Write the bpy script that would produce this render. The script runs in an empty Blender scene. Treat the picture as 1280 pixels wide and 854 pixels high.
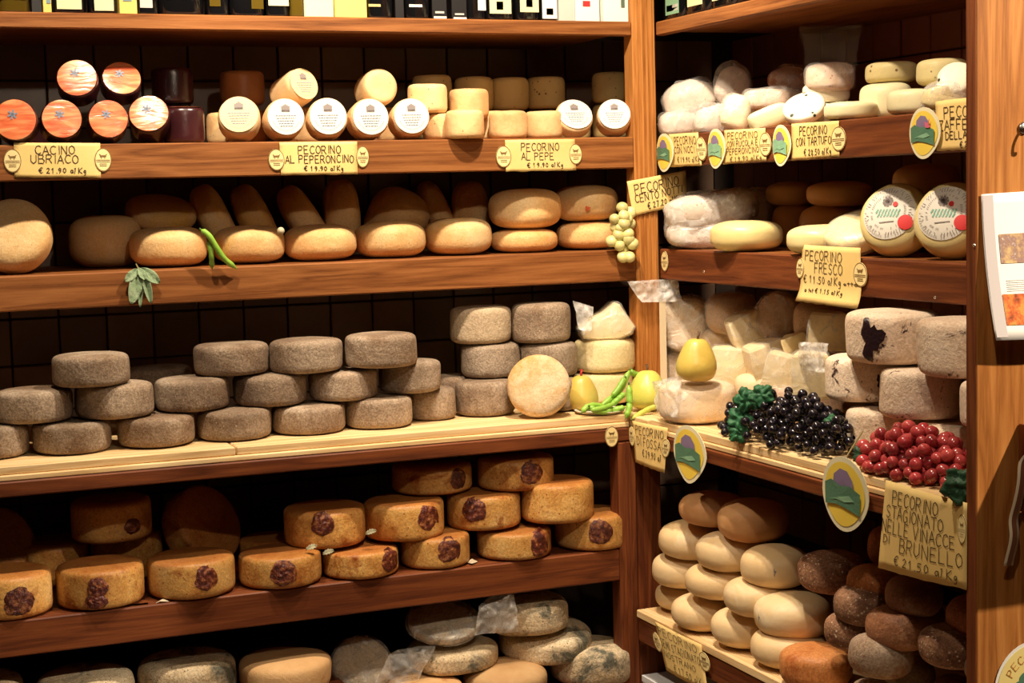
import bpy, math, random
from mathutils import Vector, Matrix, noise
R=math.radians
sc=bpy.context.scene
col=sc.collection
# ---------------------------------------------------------------- camera, world, lights, exposure
cam=bpy.data.cameras.new('camera');co=bpy.data.objects.new('camera',cam);col.objects.link(co)
cam.sensor_width=36;cam.lens=57.1064
rx,ux,fx=Vector((0.9253,-0.3782,-0.0264)),Vector((0.059,0.0749,0.9954)),Vector((0.3745,0.9227,-0.0916))
co.matrix_world=Matrix.Translation((-1.8476,-3.7,1.5))@Matrix((rx,ux,-fx)).transposed().to_4x4()
sc.camera=co
w=bpy.data.worlds.new('world');sc.world=w;w.use_nodes=True
w.node_tree.nodes['Background'].inputs[0].default_value=(1,.55,.28,1)
w.node_tree.nodes['Background'].inputs[1].default_value=.012
sc.view_settings.view_transform='Standard';sc.view_settings.look='None';sc.view_settings.gamma=1
sc.view_settings.exposure=0.55
def spot(name,loc,target,power,size,blend=.5,rad=.03,colr=(1,.83,.62)):
    l=bpy.data.lights.new(name,'SPOT');l.energy=power;l.spot_size=R(size);l.spot_blend=blend;l.shadow_soft_size=rad;l.color=colr
    o=bpy.data.objects.new(name,l);col.objects.link(o);o.location=loc
    o.rotation_euler=(Vector(target)-Vector(loc)).to_track_quat('-Z','Y').to_euler();return o
spot('spot_lamp',(-1.40,-.66,2.62),(-1.35,-.08,1.15),60,95)
spot('spot_lamp',(-.52,-.70,2.62),(-.50,-.05,1.15),86,95)
spot('spot_lamp',(-.62,-1.15,2.62),(.02,-.95,1.05),62,95)
spot('spot_lamp',(-1.1,-2.35,2.35),(-.75,0,1.3),20,50)
spot('spot_lamp',(-.85,-2.4,2.4),(.1,-1.0,1.1),22,55)
spot('spot_lamp',(.85,-2.65,2.6),(.2,-1.5,1.1),210,55)
def area(name,loc,target,power,sx,sy):
    l=bpy.data.lights.new(name,'AREA');l.energy=power;l.shape='RECTANGLE';l.size=sx;l.size_y=sy;l.color=(1,.66,.38)
    o=bpy.data.objects.new(name,l);col.objects.link(o);o.location=loc
    o.rotation_euler=(Vector(target)-Vector(loc)).to_track_quat('-Z','Y').to_euler();return o
area('ceiling_light',(-1.6,-2.9,2.9),(-.4,-.2,1.1),1.6,1.6,1.2)
# ---------------------------------------------------------------- helpers
def mesh(name,v,f,mats,parent=None,smooth=True,mi=None):
    m=bpy.data.meshes.new(name);m.from_pydata([tuple(p) for p in v],[],f)
    for x in (mats if isinstance(mats,(list,tuple)) else [mats]): m.materials.append(x)
    if smooth: m.polygons.foreach_set('use_smooth',[True]*len(m.polygons))
    if mi: m.polygons.foreach_set('material_index',mi)
    m.update()
    o=bpy.data.objects.new(name,m);col.objects.link(o)
    if parent: o.parent=parent
    return o
def tag(o,label=None,cat=None,group=None,kind=None):
    if label:o['label']=label
    if cat:o['category']=cat
    if group:o['group']=group
    if kind:o['kind']=kind
    return o
def empty(name,loc,label=None,cat=None,group=None):
    o=bpy.data.objects.new(name,None);o.empty_display_size=.03;col.objects.link(o);o.location=loc
    return tag(o,label,cat,group)
def local(o,parent):            # place an object built in world space under a located parent
    o.parent=parent;o.matrix_parent_inverse=Matrix.Identity(4)
    o.location=Vector(o.location)-Vector(parent.location);return o
def boxg(x0,x1,y0,y1,z0,z1,b=0):
    """bevelled box as verts, faces (edges chamfered by b)"""
    if b<=0:
        v=[(x,y,z) for x in(x0,x1) for y in(y0,y1) for z in(z0,z1)]
        return v,[(0,1,3,2),(4,6,7,5),(0,4,5,1),(2,3,7,6),(0,2,6,4),(1,5,7,3)]
    v=[];idx={}
    X=(x0,x1);Y=(y0,y1);Z=(z0,z1);s=(1,-1)
    for i in(0,1):
        for j in(0,1):
            for k in(0,1):
                for a in range(3):
                    p=[X[i]+s[i]*b*(a!=0),Y[j]+s[j]*b*(a!=1),Z[k]+s[k]*b*(a!=2)]
                    idx[i,j,k,a]=len(v);v.append(tuple(p))
    f=[]
    for i in(0,1):f.append([idx[i,0,0,0],idx[i,0,1,0],idx[i,1,1,0],idx[i,1,0,0]][::(1 if i==0 else -1)])
    for j in(0,1):f.append([idx[0,j,0,1],idx[1,j,0,1],idx[1,j,1,1],idx[0,j,1,1]][::(1 if j==0 else -1)])
    for k in(0,1):f.append([idx[0,0,k,2],idx[0,1,k,2],idx[1,1,k,2],idx[1,0,k,2]][::(1 if k==0 else -1)])
    for i in(0,1):
        for j in(0,1):f.append([idx[i,j,0,0],idx[i,j,1,0],idx[i,j,1,1],idx[i,j,0,1]])
    for i in(0,1):
        for k in(0,1):f.append([idx[i,0,k,0],idx[i,1,k,0],idx[i,1,k,2],idx[i,0,k,2]])
    for j in(0,1):
        for k in(0,1):f.append([idx[0,j,k,1],idx[1,j,k,1],idx[1,j,k,2],idx[0,j,k,2]])
    for i in(0,1):
        for j in(0,1):
            for k in(0,1):f.append([idx[i,j,k,0],idx[i,j,k,1],idx[i,j,k,2]])
    return v,f
def fixn(o):
    import bmesh
    b=bmesh.new();b.from_mesh(o.data);bmesh.ops.recalc_face_normals(b,faces=b.faces);b.to_mesh(o.data);b.free();return o
def box(name,x0,x1,y0,y1,z0,z1,m,parent=None,b=.002):
    v,f=boxg(x0,x1,y0,y1,z0,z1,b);return fixn(mesh(name,v,f,m,parent,smooth=False))
def tubeg(pts,rad,seg=8,caps=True):
    pts=[Vector(p) for p in pts];v=[];f=[];n=len(pts)
    up=Vector((.13,.27,.95))
    for i,p in enumerate(pts):
        t=(pts[min(i+1,n-1)]-pts[max(i-1,0)]).normalized()
        a=t.cross(up)
        if a.length<.1:a=t.cross(Vector((1,0,0)))
        a.normalize();b=t.cross(a)
        r=rad(i/(n-1)) if callable(rad) else rad
        for k in range(seg):
            th=2*math.pi*k/seg;v.append(p+(a*math.cos(th)+b*math.sin(th))*r)
    for i in range(n-1):
        for k in range(seg):
            f.append((i*seg+k,i*seg+(k+1)%seg,(i+1)*seg+(k+1)%seg,(i+1)*seg+k))
    if caps:f.append(tuple(range(seg))[::-1]);f.append(tuple(range((n-1)*seg,n*seg)))
    return v,f
def lathe(pr,seg=32):
    v=[];f=[]
    for (r,z) in pr:
        for k in range(seg):
            th=2*math.pi*k/seg;v.append(Vector((r*math.cos(th),r*math.sin(th),z)))
    for i in range(len(pr)-1):
        for k in range(seg):f.append((i*seg+k,i*seg+(k+1)%seg,(i+1)*seg+(k+1)%seg,(i+1)*seg+k))
    b=len(v);v.append(Vector((0,0,pr[0][1])));v.append(Vector((0,0,pr[-1][1])))
    for k in range(seg):
        f.append((b,(k+1)%seg,k));f.append((b+1,(len(pr)-1)*seg+k,(len(pr)-1)*seg+(k+1)%seg))
    return v,f
# ---------------------------------------------------------------- materials
MC={}
def newmat(name):
    m=bpy.data.materials.new(name);m.use_nodes=True;nt=m.node_tree;nt.nodes.clear()
    out=nt.nodes.new('ShaderNodeOutputMaterial');b=nt.nodes.new('ShaderNodeBsdfPrincipled')
    nt.links.new(b.outputs[0],out.inputs[0]);return m,nt,b,out
def N(nt,t,**k):
    n=nt.nodes.new(t)
    for a,v in k.items():
        if a.startswith('i_'):
            n.inputs[a[2:].replace('_',' ')].default_value=v
        else:setattr(n,a,v)
    return n
def ramp(nt,fac,stops):
    r=nt.nodes.new('ShaderNodeValToRGB');nt.links.new(fac,r.inputs[0]);e=r.color_ramp.elements
    while len(e)<len(stops):e.new(.5)
    for q,(p,c) in zip(e,stops):q.position=p;q.color=(*c,1) if len(c)==3 else c
    return r
def mixc(nt,fac,a,b,mode='MIX'):
    m=nt.nodes.new('ShaderNodeMix');m.data_type='RGBA';m.blend_type=mode
    for i,x in ((0,fac),(6,a),(7,b)):
        if hasattr(x,'default_value') or hasattr(x,'is_linked'):nt.links.new(x,m.inputs[i])
        else:m.inputs[i].default_value=(*x,1) if isinstance(x,tuple) else x
    return m.outputs[2]
def plain(name,c,rough=.6,metal=0,coat=0,spec=.5,bump=0,bs=60):
    if name in MC:return MC[name]
    m,nt,b,o=newmat(name);b.inputs['Base Color'].default_value=(*c,1);b.inputs['Roughness'].default_value=rough;b.inputs['Metallic'].default_value=metal
    b.inputs['Coat Weight'].default_value=coat;b.inputs['Specular IOR Level'].default_value=spec
    if bump:
        tc=N(nt,'ShaderNodeTexCoord');n=N(nt,'ShaderNodeTexNoise',i_Scale=bs,i_Detail=4.);nt.links.new(tc.outputs['Object'],n.inputs[0])
        bp=N(nt,'ShaderNodeBump',i_Strength=bump,i_Distance=.002);nt.links.new(n.outputs[0],bp.inputs['Height']);nt.links.new(bp.outputs[0],b.inputs['Normal'])
    MC[name]=m;return m
def rind(name,c,scale=14,specks=None,sc2=90,thr=.12,bump=.5,bs=60,rough=.75,var=.25,spec=.3,patch=None,coat=0,grain=0.,edge=None):
    """c: list of colours over a noise; specks: colour of small voronoi dots; patch: (colour, scale, lo, hi) big blotches"""
    if name in MC:return MC[name]
    m,nt,b,o=newmat(name);L=nt.links.new
    tc=N(nt,'ShaderNodeTexCoord');oi=N(nt,'ShaderNodeObjectInfo')
    ad=N(nt,'ShaderNodeVectorMath',operation='ADD');L(tc.outputs['Object'],ad.inputs[0])
    sm=N(nt,'ShaderNodeMath',operation='MULTIPLY');sm.inputs[1].default_value=37.;L(oi.outputs['Random'],sm.inputs[0]);L(sm.outputs[0],ad.inputs[1])
    V=ad.outputs[0]
    n=N(nt,'ShaderNodeTexNoise',i_Scale=float(scale),i_Detail=6.,i_Roughness=.65);L(V,n.inputs[0])
    k=len(c);cr=ramp(nt,n.outputs[0],[(.32+.36*i/max(1,k-1),x) for i,x in enumerate(c)])
    cc=cr.outputs[0]
    if patch:
        pc,ps,lo,hi=patch
        n3=N(nt,'ShaderNodeTexNoise',i_Scale=float(ps),i_Detail=7.,i_Roughness=.7,i_Distortion=.6);L(V,n3.inputs[0])
        r3=ramp(nt,n3.outputs[0],[(lo,(0,0,0)),(hi,(1,1,1))]);cc=mixc(nt,r3.outputs[0],cc,pc)
    if edge:      # browner rind along the upper and lower rims of the wheel
        sx=N(nt,'ShaderNodeSeparateXYZ');L(tc.outputs['Generated'],sx.inputs[0])
        e1=N(nt,'ShaderNodeMath',operation='SUBTRACT');L(sx.outputs[2],e1.inputs[0]);e1.inputs[1].default_value=.5
        e2=N(nt,'ShaderNodeMath',operation='ABSOLUTE');L(e1.outputs[0],e2.inputs[0])
        e3=N(nt,'ShaderNodeMath',operation='MULTIPLY_ADD');L(n.outputs[0],e3.inputs[0]);e3.inputs[1].default_value=.5;L(e2.outputs[0],e3.inputs[2])
        er=ramp(nt,e3.outputs[0],[(.60,(0,0,0)),(.76,(.85,.85,.85))]);cc=mixc(nt,er.outputs[0],cc,edge)
    if specks:
        vo=N(nt,'ShaderNodeTexVoronoi',i_Scale=float(sc2));L(V,vo.inputs[0])
        n4=N(nt,'ShaderNodeTexNoise',i_Scale=sc2*.35,i_Detail=2.);L(V,n4.inputs[0])
        mu=N(nt,'ShaderNodeMath',operation='MULTIPLY');L(n4.outputs[0],mu.inputs[0]);mu.inputs[1].default_value=thr*4
        su=N(nt,'ShaderNodeMath',operation='SUBTRACT');L(mu.outputs[0],su.inputs[0]);L(vo.outputs['Distance'],su.inputs[1])
        r4=ramp(nt,su.outputs[0],[(.0,(0,0,0)),(.06,(1,1,1))]);cc=mixc(nt,r4.outputs[0],cc,specks)
    if grain:
        n5=N(nt,'ShaderNodeTexNoise',i_Scale=220.,i_Detail=3.);L(V,n5.inputs[0])
        r5=ramp(nt,n5.outputs[0],[(.35,(1-grain,)*3),(.65,(1+grain*.6,)*3)]);cc=mixc(nt,1.,cc,r5.outputs[0],'MULTIPLY')
    mr=N(nt,'ShaderNodeMapRange');L(oi.outputs['Random'],mr.inputs[0]);mr.inputs[3].default_value=1-var;mr.inputs[4].default_value=1+var*.5
    cc=mixc(nt,1.,cc,mr.outputs[0],'MULTIPLY')
    L(cc,b.inputs['Base Color']);b.inputs['Roughness'].default_value=rough;b.inputs['Specular IOR Level'].default_value=spec;b.inputs['Coat Weight'].default_value=coat;b.inputs['Coat Roughness'].default_value=.25
    n2=N(nt,'ShaderNodeTexNoise',i_Scale=float(bs),i_Detail=5.,i_Roughness=.7);L(V,n2.inputs[0])
    bp=N(nt,'ShaderNodeBump',i_Strength=bump,i_Distance=.004);L(n2.outputs[0],bp.inputs['Height']);L(bp.outputs[0],b.inputs['Normal'])
    MC[name]=m;return m
def wood(name,dark,mid,light,axis='X',rough=.55,scale=1.,coat=.02):
    if name in MC:return MC[name]
    m,nt,b,o=newmat(name);L=nt.links.new
    tc=N(nt,'ShaderNodeTexCoord');oi=N(nt,'ShaderNodeObjectInfo')
    mp=N(nt,'ShaderNodeMapping');L(tc.outputs['Object'],mp.inputs[0])
    s=[22.*scale]*3;s['XYZ'.index(axis)]=1.1*scale;mp.inputs['Scale'].default_value=s
    ad=N(nt,'ShaderNodeVectorMath',operation='ADD');L(mp.outputs[0],ad.inputs[0])
    sm=N(nt,'ShaderNodeMath',operation='MULTIPLY');sm.inputs[1].default_value=23.;L(oi.outputs['Random'],sm.inputs[0]);L(sm.outputs[0],ad.inputs[1])
    n=N(nt,'ShaderNodeTexNoise',i_Scale=1.2,i_Detail=3.,i_Distortion=.6);L(ad.outputs[0],n.inputs[0])
    mu=N(nt,'ShaderNodeMath',operation='MULTIPLY');L(n.outputs[0],mu.inputs[0]);mu.inputs[1].default_value=9.
    fr=N(nt,'ShaderNodeMath',operation='PINGPONG');L(mu.outputs[0],fr.inputs[0]);fr.inputs[1].default_value=1.
    n2=N(nt,'ShaderNodeTexNoise',i_Scale=14.,i_Detail=4.,i_Roughness=.7);L(ad.outputs[0],n2.inputs[0])
    a=N(nt,'ShaderNodeMath',operation='MULTIPLY_ADD');L(fr.outputs[0],a.inputs[0]);a.inputs[1].default_value=.45;
    q=N(nt,'ShaderNodeMath',operation='MULTIPLY');L(n2.outputs[0],q.inputs[0]);q.inputs[1].default_value=.6;L(q.outputs[0],a.inputs[2])
    r=ramp(nt,a.outputs[0],[(.12,dark),(.45,mid),(.85,light)])
    L(r.outputs[0],b.inputs['Base Color']);b.inputs['Roughness'].default_value=rough;b.inputs['Specular IOR Level'].default_value=.22;b.inputs['Coat Weight'].default_value=coat;b.inputs['Coat Roughness'].default_value=.3
    bp=N(nt,'ShaderNodeBump',i_Strength=.15,i_Distance=.002);L(n2.outputs[0],bp.inputs['Height']);L(bp.outputs[0],b.inputs['Normal'])
    MC[name]=m;return m
def film(name='cling_film',amt=.28,tint=(1,.97,.93)):
    if name in MC:return MC[name]
    m,nt,b,o=newmat(name);L=nt.links.new
    b.inputs['Base Color'].default_value=(*tint,1);b.inputs['Roughness'].default_value=.16;b.inputs['Specular IOR Level'].default_value=.9
    tr=N(nt,'ShaderNodeBsdfTransparent');mx=N(nt,'ShaderNodeMixShader')
    tc=N(nt,'ShaderNodeTexCoord');n=N(nt,'ShaderNodeTexNoise',i_Scale=26.,i_Detail=5.,i_Distortion=1.6);L(tc.outputs['Object'],n.inputs[0])
    bp=N(nt,'ShaderNodeBump',i_Strength=.9,i_Distance=.006);L(n.outputs[0],bp.inputs['Height']);L(bp.outputs[0],b.inputs['Normal'])
    r=ramp(nt,n.outputs[0],[(.35,(amt*.35,)*3),(.62,(amt,)*3),(.72,(min(1,amt*2.),)*3)])
    L(r.outputs[0],mx.inputs[0]);L(tr.outputs[0],mx.inputs[1]);L(b.outputs[0],mx.inputs[2]);L(mx.outputs[0],o.inputs[0])
    MC[name]=m;return m
WR=lambda ax:wood('shelf_wood_'+ax.lower(),(.09,.026,.006),(.225,.076,.019),(.34,.13,.038),ax)
WD=lambda ax:wood('red_wood_'+ax.lower(),(.055,.013,.005),(.135,.034,.010),(.22,.062,.017),ax)
WP=lambda ax:wood('post_wood_'+ax.lower(),(.20,.062,.012),(.38,.14,.03),(.54,.23,.06),ax)
WB=lambda ax:wood('pine_'+ax.lower(),(.52,.30,.12),(.74,.50,.24),(.86,.66,.38),ax,rough=.6,coat=0)
TILE=rind('glazed_tile',[(.15,.09,.06),(.22,.14,.095)],5,bump=.1,rough=.35,var=.3,spec=.5)
TILER=rind('warm_tile',[(.20,.065,.035),(.28,.095,.05)],5,bump=.1,rough=.4,var=.25,spec=.4)
GROUT=plain('grout',(.035,.02,.014),.9)
PAPER=rind('card_paper',[(.80,.56,.19),(.86,.63,.26)],9,bump=.12,bs=30,rough=.7,var=.06)
INK=plain('marker_ink',(.035,.018,.012),.5)
SEALC=plain('seal_cream',(.84,.68,.32),.6)
SEALD=plain('seal_brown',(.20,.11,.03),.6)
RIND={
'wine':rind('wine_rind',[(.025,.005,.008),(.06,.011,.013)],10,bump=.25,rough=.28,var=.3,spec=.6,coat=.4),
'whiteface':rind('white_rind',[(.72,.45,.22),(.86,.62,.34)],9,specks=(.55,.28,.12),sc2=70,thr=.05,bump=.4,rough=.55,var=.1),
'tan':rind('cream_rind',[(.78,.40,.17),(.86,.58,.28),(.88,.66,.36)],9,specks=(.35,.2,.1),sc2=50,thr=.05,bump=.4,rough=.55,var=.12),
'brownrind':rind('brown_smooth_rind',[(.28,.09,.025),(.42,.16,.05)],8,bump=.3,rough=.4,var=.2),
'pepper':rind('pepper_rind',[(.50,.36,.14),(.62,.47,.21)],9,specks=(.12,.07,.03),sc2=55,thr=.07,bump=.4,rough=.6,var=.15),
'amber':rind('amber_rind',[(.74,.38,.13),(.84,.53,.23),(.90,.66,.35)],7,specks=(.60,.28,.10),sc2=80,thr=.055,bump=.45,bs=90,rough=.5,var=.16,patch=((.86,.50,.09),5,.56,.7),grain=.1),
'grey':rind('ash_rind',[(.17,.11,.075),(.33,.24,.165),(.50,.39,.29)],6,specks=(.52,.42,.30),sc2=85,thr=.06,bump=1.,bs=55,rough=.9,var=.2,patch=((.20,.12,.07),5,.50,.66),grain=.3),
'beige':rind('beige_grey_rind',[(.46,.34,.22),(.58,.45,.30)],12,bump=.8,bs=100,rough=.85,var=.1,grain=.2),
'tanface':rind('floury_rind',[(.62,.40,.20),(.72,.54,.34),(.78,.64,.46)],12,bump=.7,bs=90,rough=.85,var=.05,patch=((.60,.34,.12),9,.5,.62),grain=.12),
'yellow':rind('pale_yellow_rind',[(.76,.60,.30),(.84,.70,.40)],12,bump=.5,bs=90,rough=.7,var=.05,grain=.1),
'stamp':rind('oiled_rind',[(.42,.15,.03),(.68,.36,.10),(.80,.52,.20)],9,specks=(.30,.08,.015),sc2=70,thr=.07,bump=.5,bs=70,rough=.42,var=.18,patch=((.30,.07,.012),11,.52,.66),grain=.2,edge=(.40,.13,.03)),
'mould':rind('mould_rind',[(.52,.36,.19),(.72,.56,.36),(.80,.67,.46)],10,specks=(.10,.075,.05),sc2=110,thr=.08,bump=1.,bs=100,rough=.85,var=.15,patch=((.14,.135,.10),9,.50,.62),grain=.25),
'beigeb':rind('dry_beige_rind',[(.56,.31,.13),(.70,.45,.22)],9,bump=.5,bs=80,rough=.7,var=.12,patch=((.42,.17,.06),8,.6,.7)),
'cream':rind('cream_smooth_rind',[(.72,.49,.24),(.82,.62,.36)],7,bump=.22,bs=50,rough=.5,var=.1,patch=((.86,.72,.50),6,.55,.7)),
'tanround':rind('tan_smooth_rind',[(.60,.28,.11),(.74,.44,.2)],7,bump=.3,rough=.55,var=.12),
'brown':rind('dull_brown_rind',[(.24,.09,.04),(.44,.20,.10)],9,bump=.9,bs=50,rough=.5,var=.2,grain=.25,patch=((.52,.34,.22),14,.56,.7)),
'crust':rind('crusty_brown_rind',[(.24,.11,.06),(.42,.22,.12)],12,specks=(.66,.50,.34),sc2=110,thr=.11,bump=1.,bs=60,rough=.7,var=.2,grain=.35,patch=((.16,.06,.03),14,.50,.62)),
'red':rind('red_brown_rind',[(.34,.09,.02),(.50,.18,.05)],10,specks=(.6,.35,.18),sc2=90,thr=.08,bump=.9,bs=60,rough=.55,var=.15,grain=.3),
'ash':rind('frosted_rind',[(.34,.22,.14),(.50,.38,.28)],12,specks=(.70,.58,.44),sc2=110,thr=.06,bump=.9,bs=90,rough=.85,var=.15,patch=((.32,.13,.05),9,.52,.64),grain=.25),
'orange':rind('orange_brown_rind',[(.55,.19,.05),(.68,.31,.11)],8,bump=.5,rough=.5,var=.05,patch=((.44,.12,.03),10,.55,.65),grain=.2),
'pomace':rind('pomace_rind',[(.66,.47,.32),(.80,.62,.46),(.85,.70,.55)],10,specks=(.10,.035,.03),sc2=60,thr=.05,bump=.9,bs=80,rough=.8,var=.12,patch=((.055,.018,.018),16,.61,.65),grain=.15),
'fresh':rind('fresh_rind',[(.80,.64,.27),(.86,.73,.38)],7,bump=.15,rough=.38,var=.06,spec=.5),
'label':rind('yellow_wax_rind',[(.82,.66,.28),(.88,.75,.38)],6,bump=.1,rough=.3,var=.04,spec=.5),
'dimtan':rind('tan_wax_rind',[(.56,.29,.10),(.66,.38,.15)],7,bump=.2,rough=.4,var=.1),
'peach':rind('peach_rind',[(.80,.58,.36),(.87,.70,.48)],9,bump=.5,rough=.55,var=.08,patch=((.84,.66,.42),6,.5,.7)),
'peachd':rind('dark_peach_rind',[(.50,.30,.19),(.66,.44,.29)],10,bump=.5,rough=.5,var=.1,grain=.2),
'pale':rind('ivory_rind',[(.82,.72,.42),(.86,.78,.50)],7,bump=.2,rough=.4,var=.06),
'ivory':rind('ivory_rind',[(0,0,0)]),
'whitefleck':rind('black_flecked_rind',[(.84,.78,.58),(.88,.82,.64)],7,specks=(.03,.035,.02),sc2=34,thr=.075,bump=.2,rough=.4,var=.03),
'speck':rind('pink_speckled_rind',[(.62,.42,.28),(.74,.56,.42)],9,specks=(.36,.12,.08),sc2=90,thr=.08,bump=.5,rough=.6,var=.1),
'olive':rind('olive_speckled_rind',[(.58,.47,.22),(.68,.58,.30)],8,specks=(.16,.09,.04),sc2=48,thr=.08,bump=.3,rough=.5,var=.08),
'cutface':rind('cut_cheese_face',[(.80,.62,.32),(.86,.70,.40)],12,bump=.25,bs=70,rough=.5,var=.06),
'pink':rind('pinkish_wrapped_rind',[(.64,.50,.40),(.76,.66,.56)],10,specks=(.5,.2,.14),sc2=80,thr=.06,bump=.6,rough=.5,var=.12),
}
FILM=film();FILMS=film('thick_film',.5);FILMC=film('clear_bag',.035)
# ---------------------------------------------------------------- cheese wheels
def frame(az,el):
    a,e=R(az),R(el);n=Vector((math.sin(a)*math.cos(e),-math.cos(a)*math.cos(e),math.sin(e)))
    u=Vector((0,0,1)).cross(n) if abs(n.z)<.999 else Vector((1,0,0))
    u.normalize();return u,n.cross(u),n
def prof(r0,h,n,m=22):
    p=[]
    for i in range(m):
        t=-math.pi/2+math.pi*(i+.0)/(m-1);c=max(0,math.cos(t));s=math.sin(t)
        p.append((max(r0*c**(2/n),r0*.02),h/2*math.copysign(abs(s)**(2/n),s)))
    return p
AMP={'grey':.03,'mould':.04,'pomace':.03,'brown':.06,'amber':.03,'stamp':.015,'cream':.04,'tan':.03,'wine':.01,'whiteface':.02,'fresh':.03,'pale':.04,'label':.015,'yellow':.02}
def wheel_mesh(name,kind,r0,h,n,seed,mat,grow=0,amp=None):
    pr=prof(r0+grow,h+2*grow,n)
    if kind in('stamp','tan','whiteface'):      # slightly dished faces inside a raised rim
        pr=[(r,z*(1-.05*max(0,1-(r/(r0*.86))**2))) for r,z in pr]
    v,f=lathe(pr,44)
    a=(AMP.get(kind,.02) if amp is None else amp)*r0;o=Vector((seed*3.1,seed*1.7,seed*.9))
    w=[]
    for p in v:
        q=p.copy();d=noise.noise(p*(9 if r0>.07 else 14)+o)*a*1.2+noise.noise(p*38+o)*a*.35
        q+=p.normalized()*d;w.append(q)
    return w,f
def disc_patch(rad,rings=5,seg=36,z=lambda r,t:0):
    v=[Vector((0,0,z(0,0)))];f=[]
    for i in range(1,rings+1):
        r=rad*i/rings
        for k in range(seg):
            t=2*math.pi*k/seg;v.append(Vector((r*math.cos(t),r*math.sin(t),z(r,t))))
    for k in range(seg):f.append((0,1+k,1+(k+1)%seg))
    for i in range(rings-1):
        for k in range(seg):
            a=1+i*seg;f.append((a+k,a+seg+k,a+seg+(k+1)%seg,a+(k+1)%seg))
    return v,f
WINEF=None
def winelabel():
    m,nt,b,o=newmat('wine_label_print');L=nt.links.new
    tc=N(nt,'ShaderNodeTexCoord');oi=N(nt,'ShaderNodeObjectInfo');mp=N(nt,'ShaderNodeMapping');L(tc.outputs['Object'],mp.inputs[0]);mp.inputs['Rotation'].default_value=(0,0,.5);mp.inputs['Scale'].default_value=(14,60,14)
    ad=N(nt,'ShaderNodeVectorMath',operation='ADD');L(mp.outputs[0],ad.inputs[0]);sm=N(nt,'ShaderNodeMath',operation='MULTIPLY');sm.inputs[1].default_value=9.;L(oi.outputs['Random'],sm.inputs[0]);L(sm.outputs[0],ad.inputs[1])
    n=N(nt,'ShaderNodeTexNoise',i_Scale=1.,i_Detail=3.,i_Distortion=1.);L(ad.outputs[0],n.inputs[0])
    r=ramp(nt,n.outputs[0],[(.35,(.66,.10,.035)),(.5,(.76,.18,.065)),(.68,(.84,.34,.14))]);L(r.outputs[0],b.inputs['Base Color'])
    b.inputs['Roughness'].default_value=.3;b.inputs['Coat Weight'].default_value=.25;b.inputs['Coat Roughness'].default_value=.12
    bp=N(nt,'ShaderNodeBump',i_Strength=.5,i_Distance=.004);L(n.outputs[0],bp.inputs['Height']);L(bp.outputs[0],b.inputs['Normal']);L(bp.outputs[0],b.inputs['Coat Normal']);return m
WINEF=winelabel()
WLAB=plain('white_label_paper',(.76,.72,.64),.55);YLAB=plain('yellow_label_paper',(.76,.58,.30),.5)
STAMPM=rind('stamp_ink',[(.030,.005,.005),(.12,.016,.009),(.46,.17,.05)],85,bump=1.,bs=120,rough=.3,var=.3,spec=.6)
GREYI=plain('grey_print',(.24,.20,.19),.6);BLUEI=plain('blue_print',(.22,.26,.34),.6);REDI=plain('red_print',(.72,.03,.03),.5);GREENI=plain('green_print',(.22,.50,.38),.6)
def strip(v,f,a,b,w,nrm):
    a,b=Vector(a),Vector(b);d=(b-a)
    if d.length<1e-6:return
    s=d.normalized().cross(nrm)*w*.5;e=d.normalized()*w*.3;i=len(v)
    v+= [a-s-e,b-s+e,b+s+e,a+s-e];f.append((i,i+1,i+2,i+3))
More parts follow.
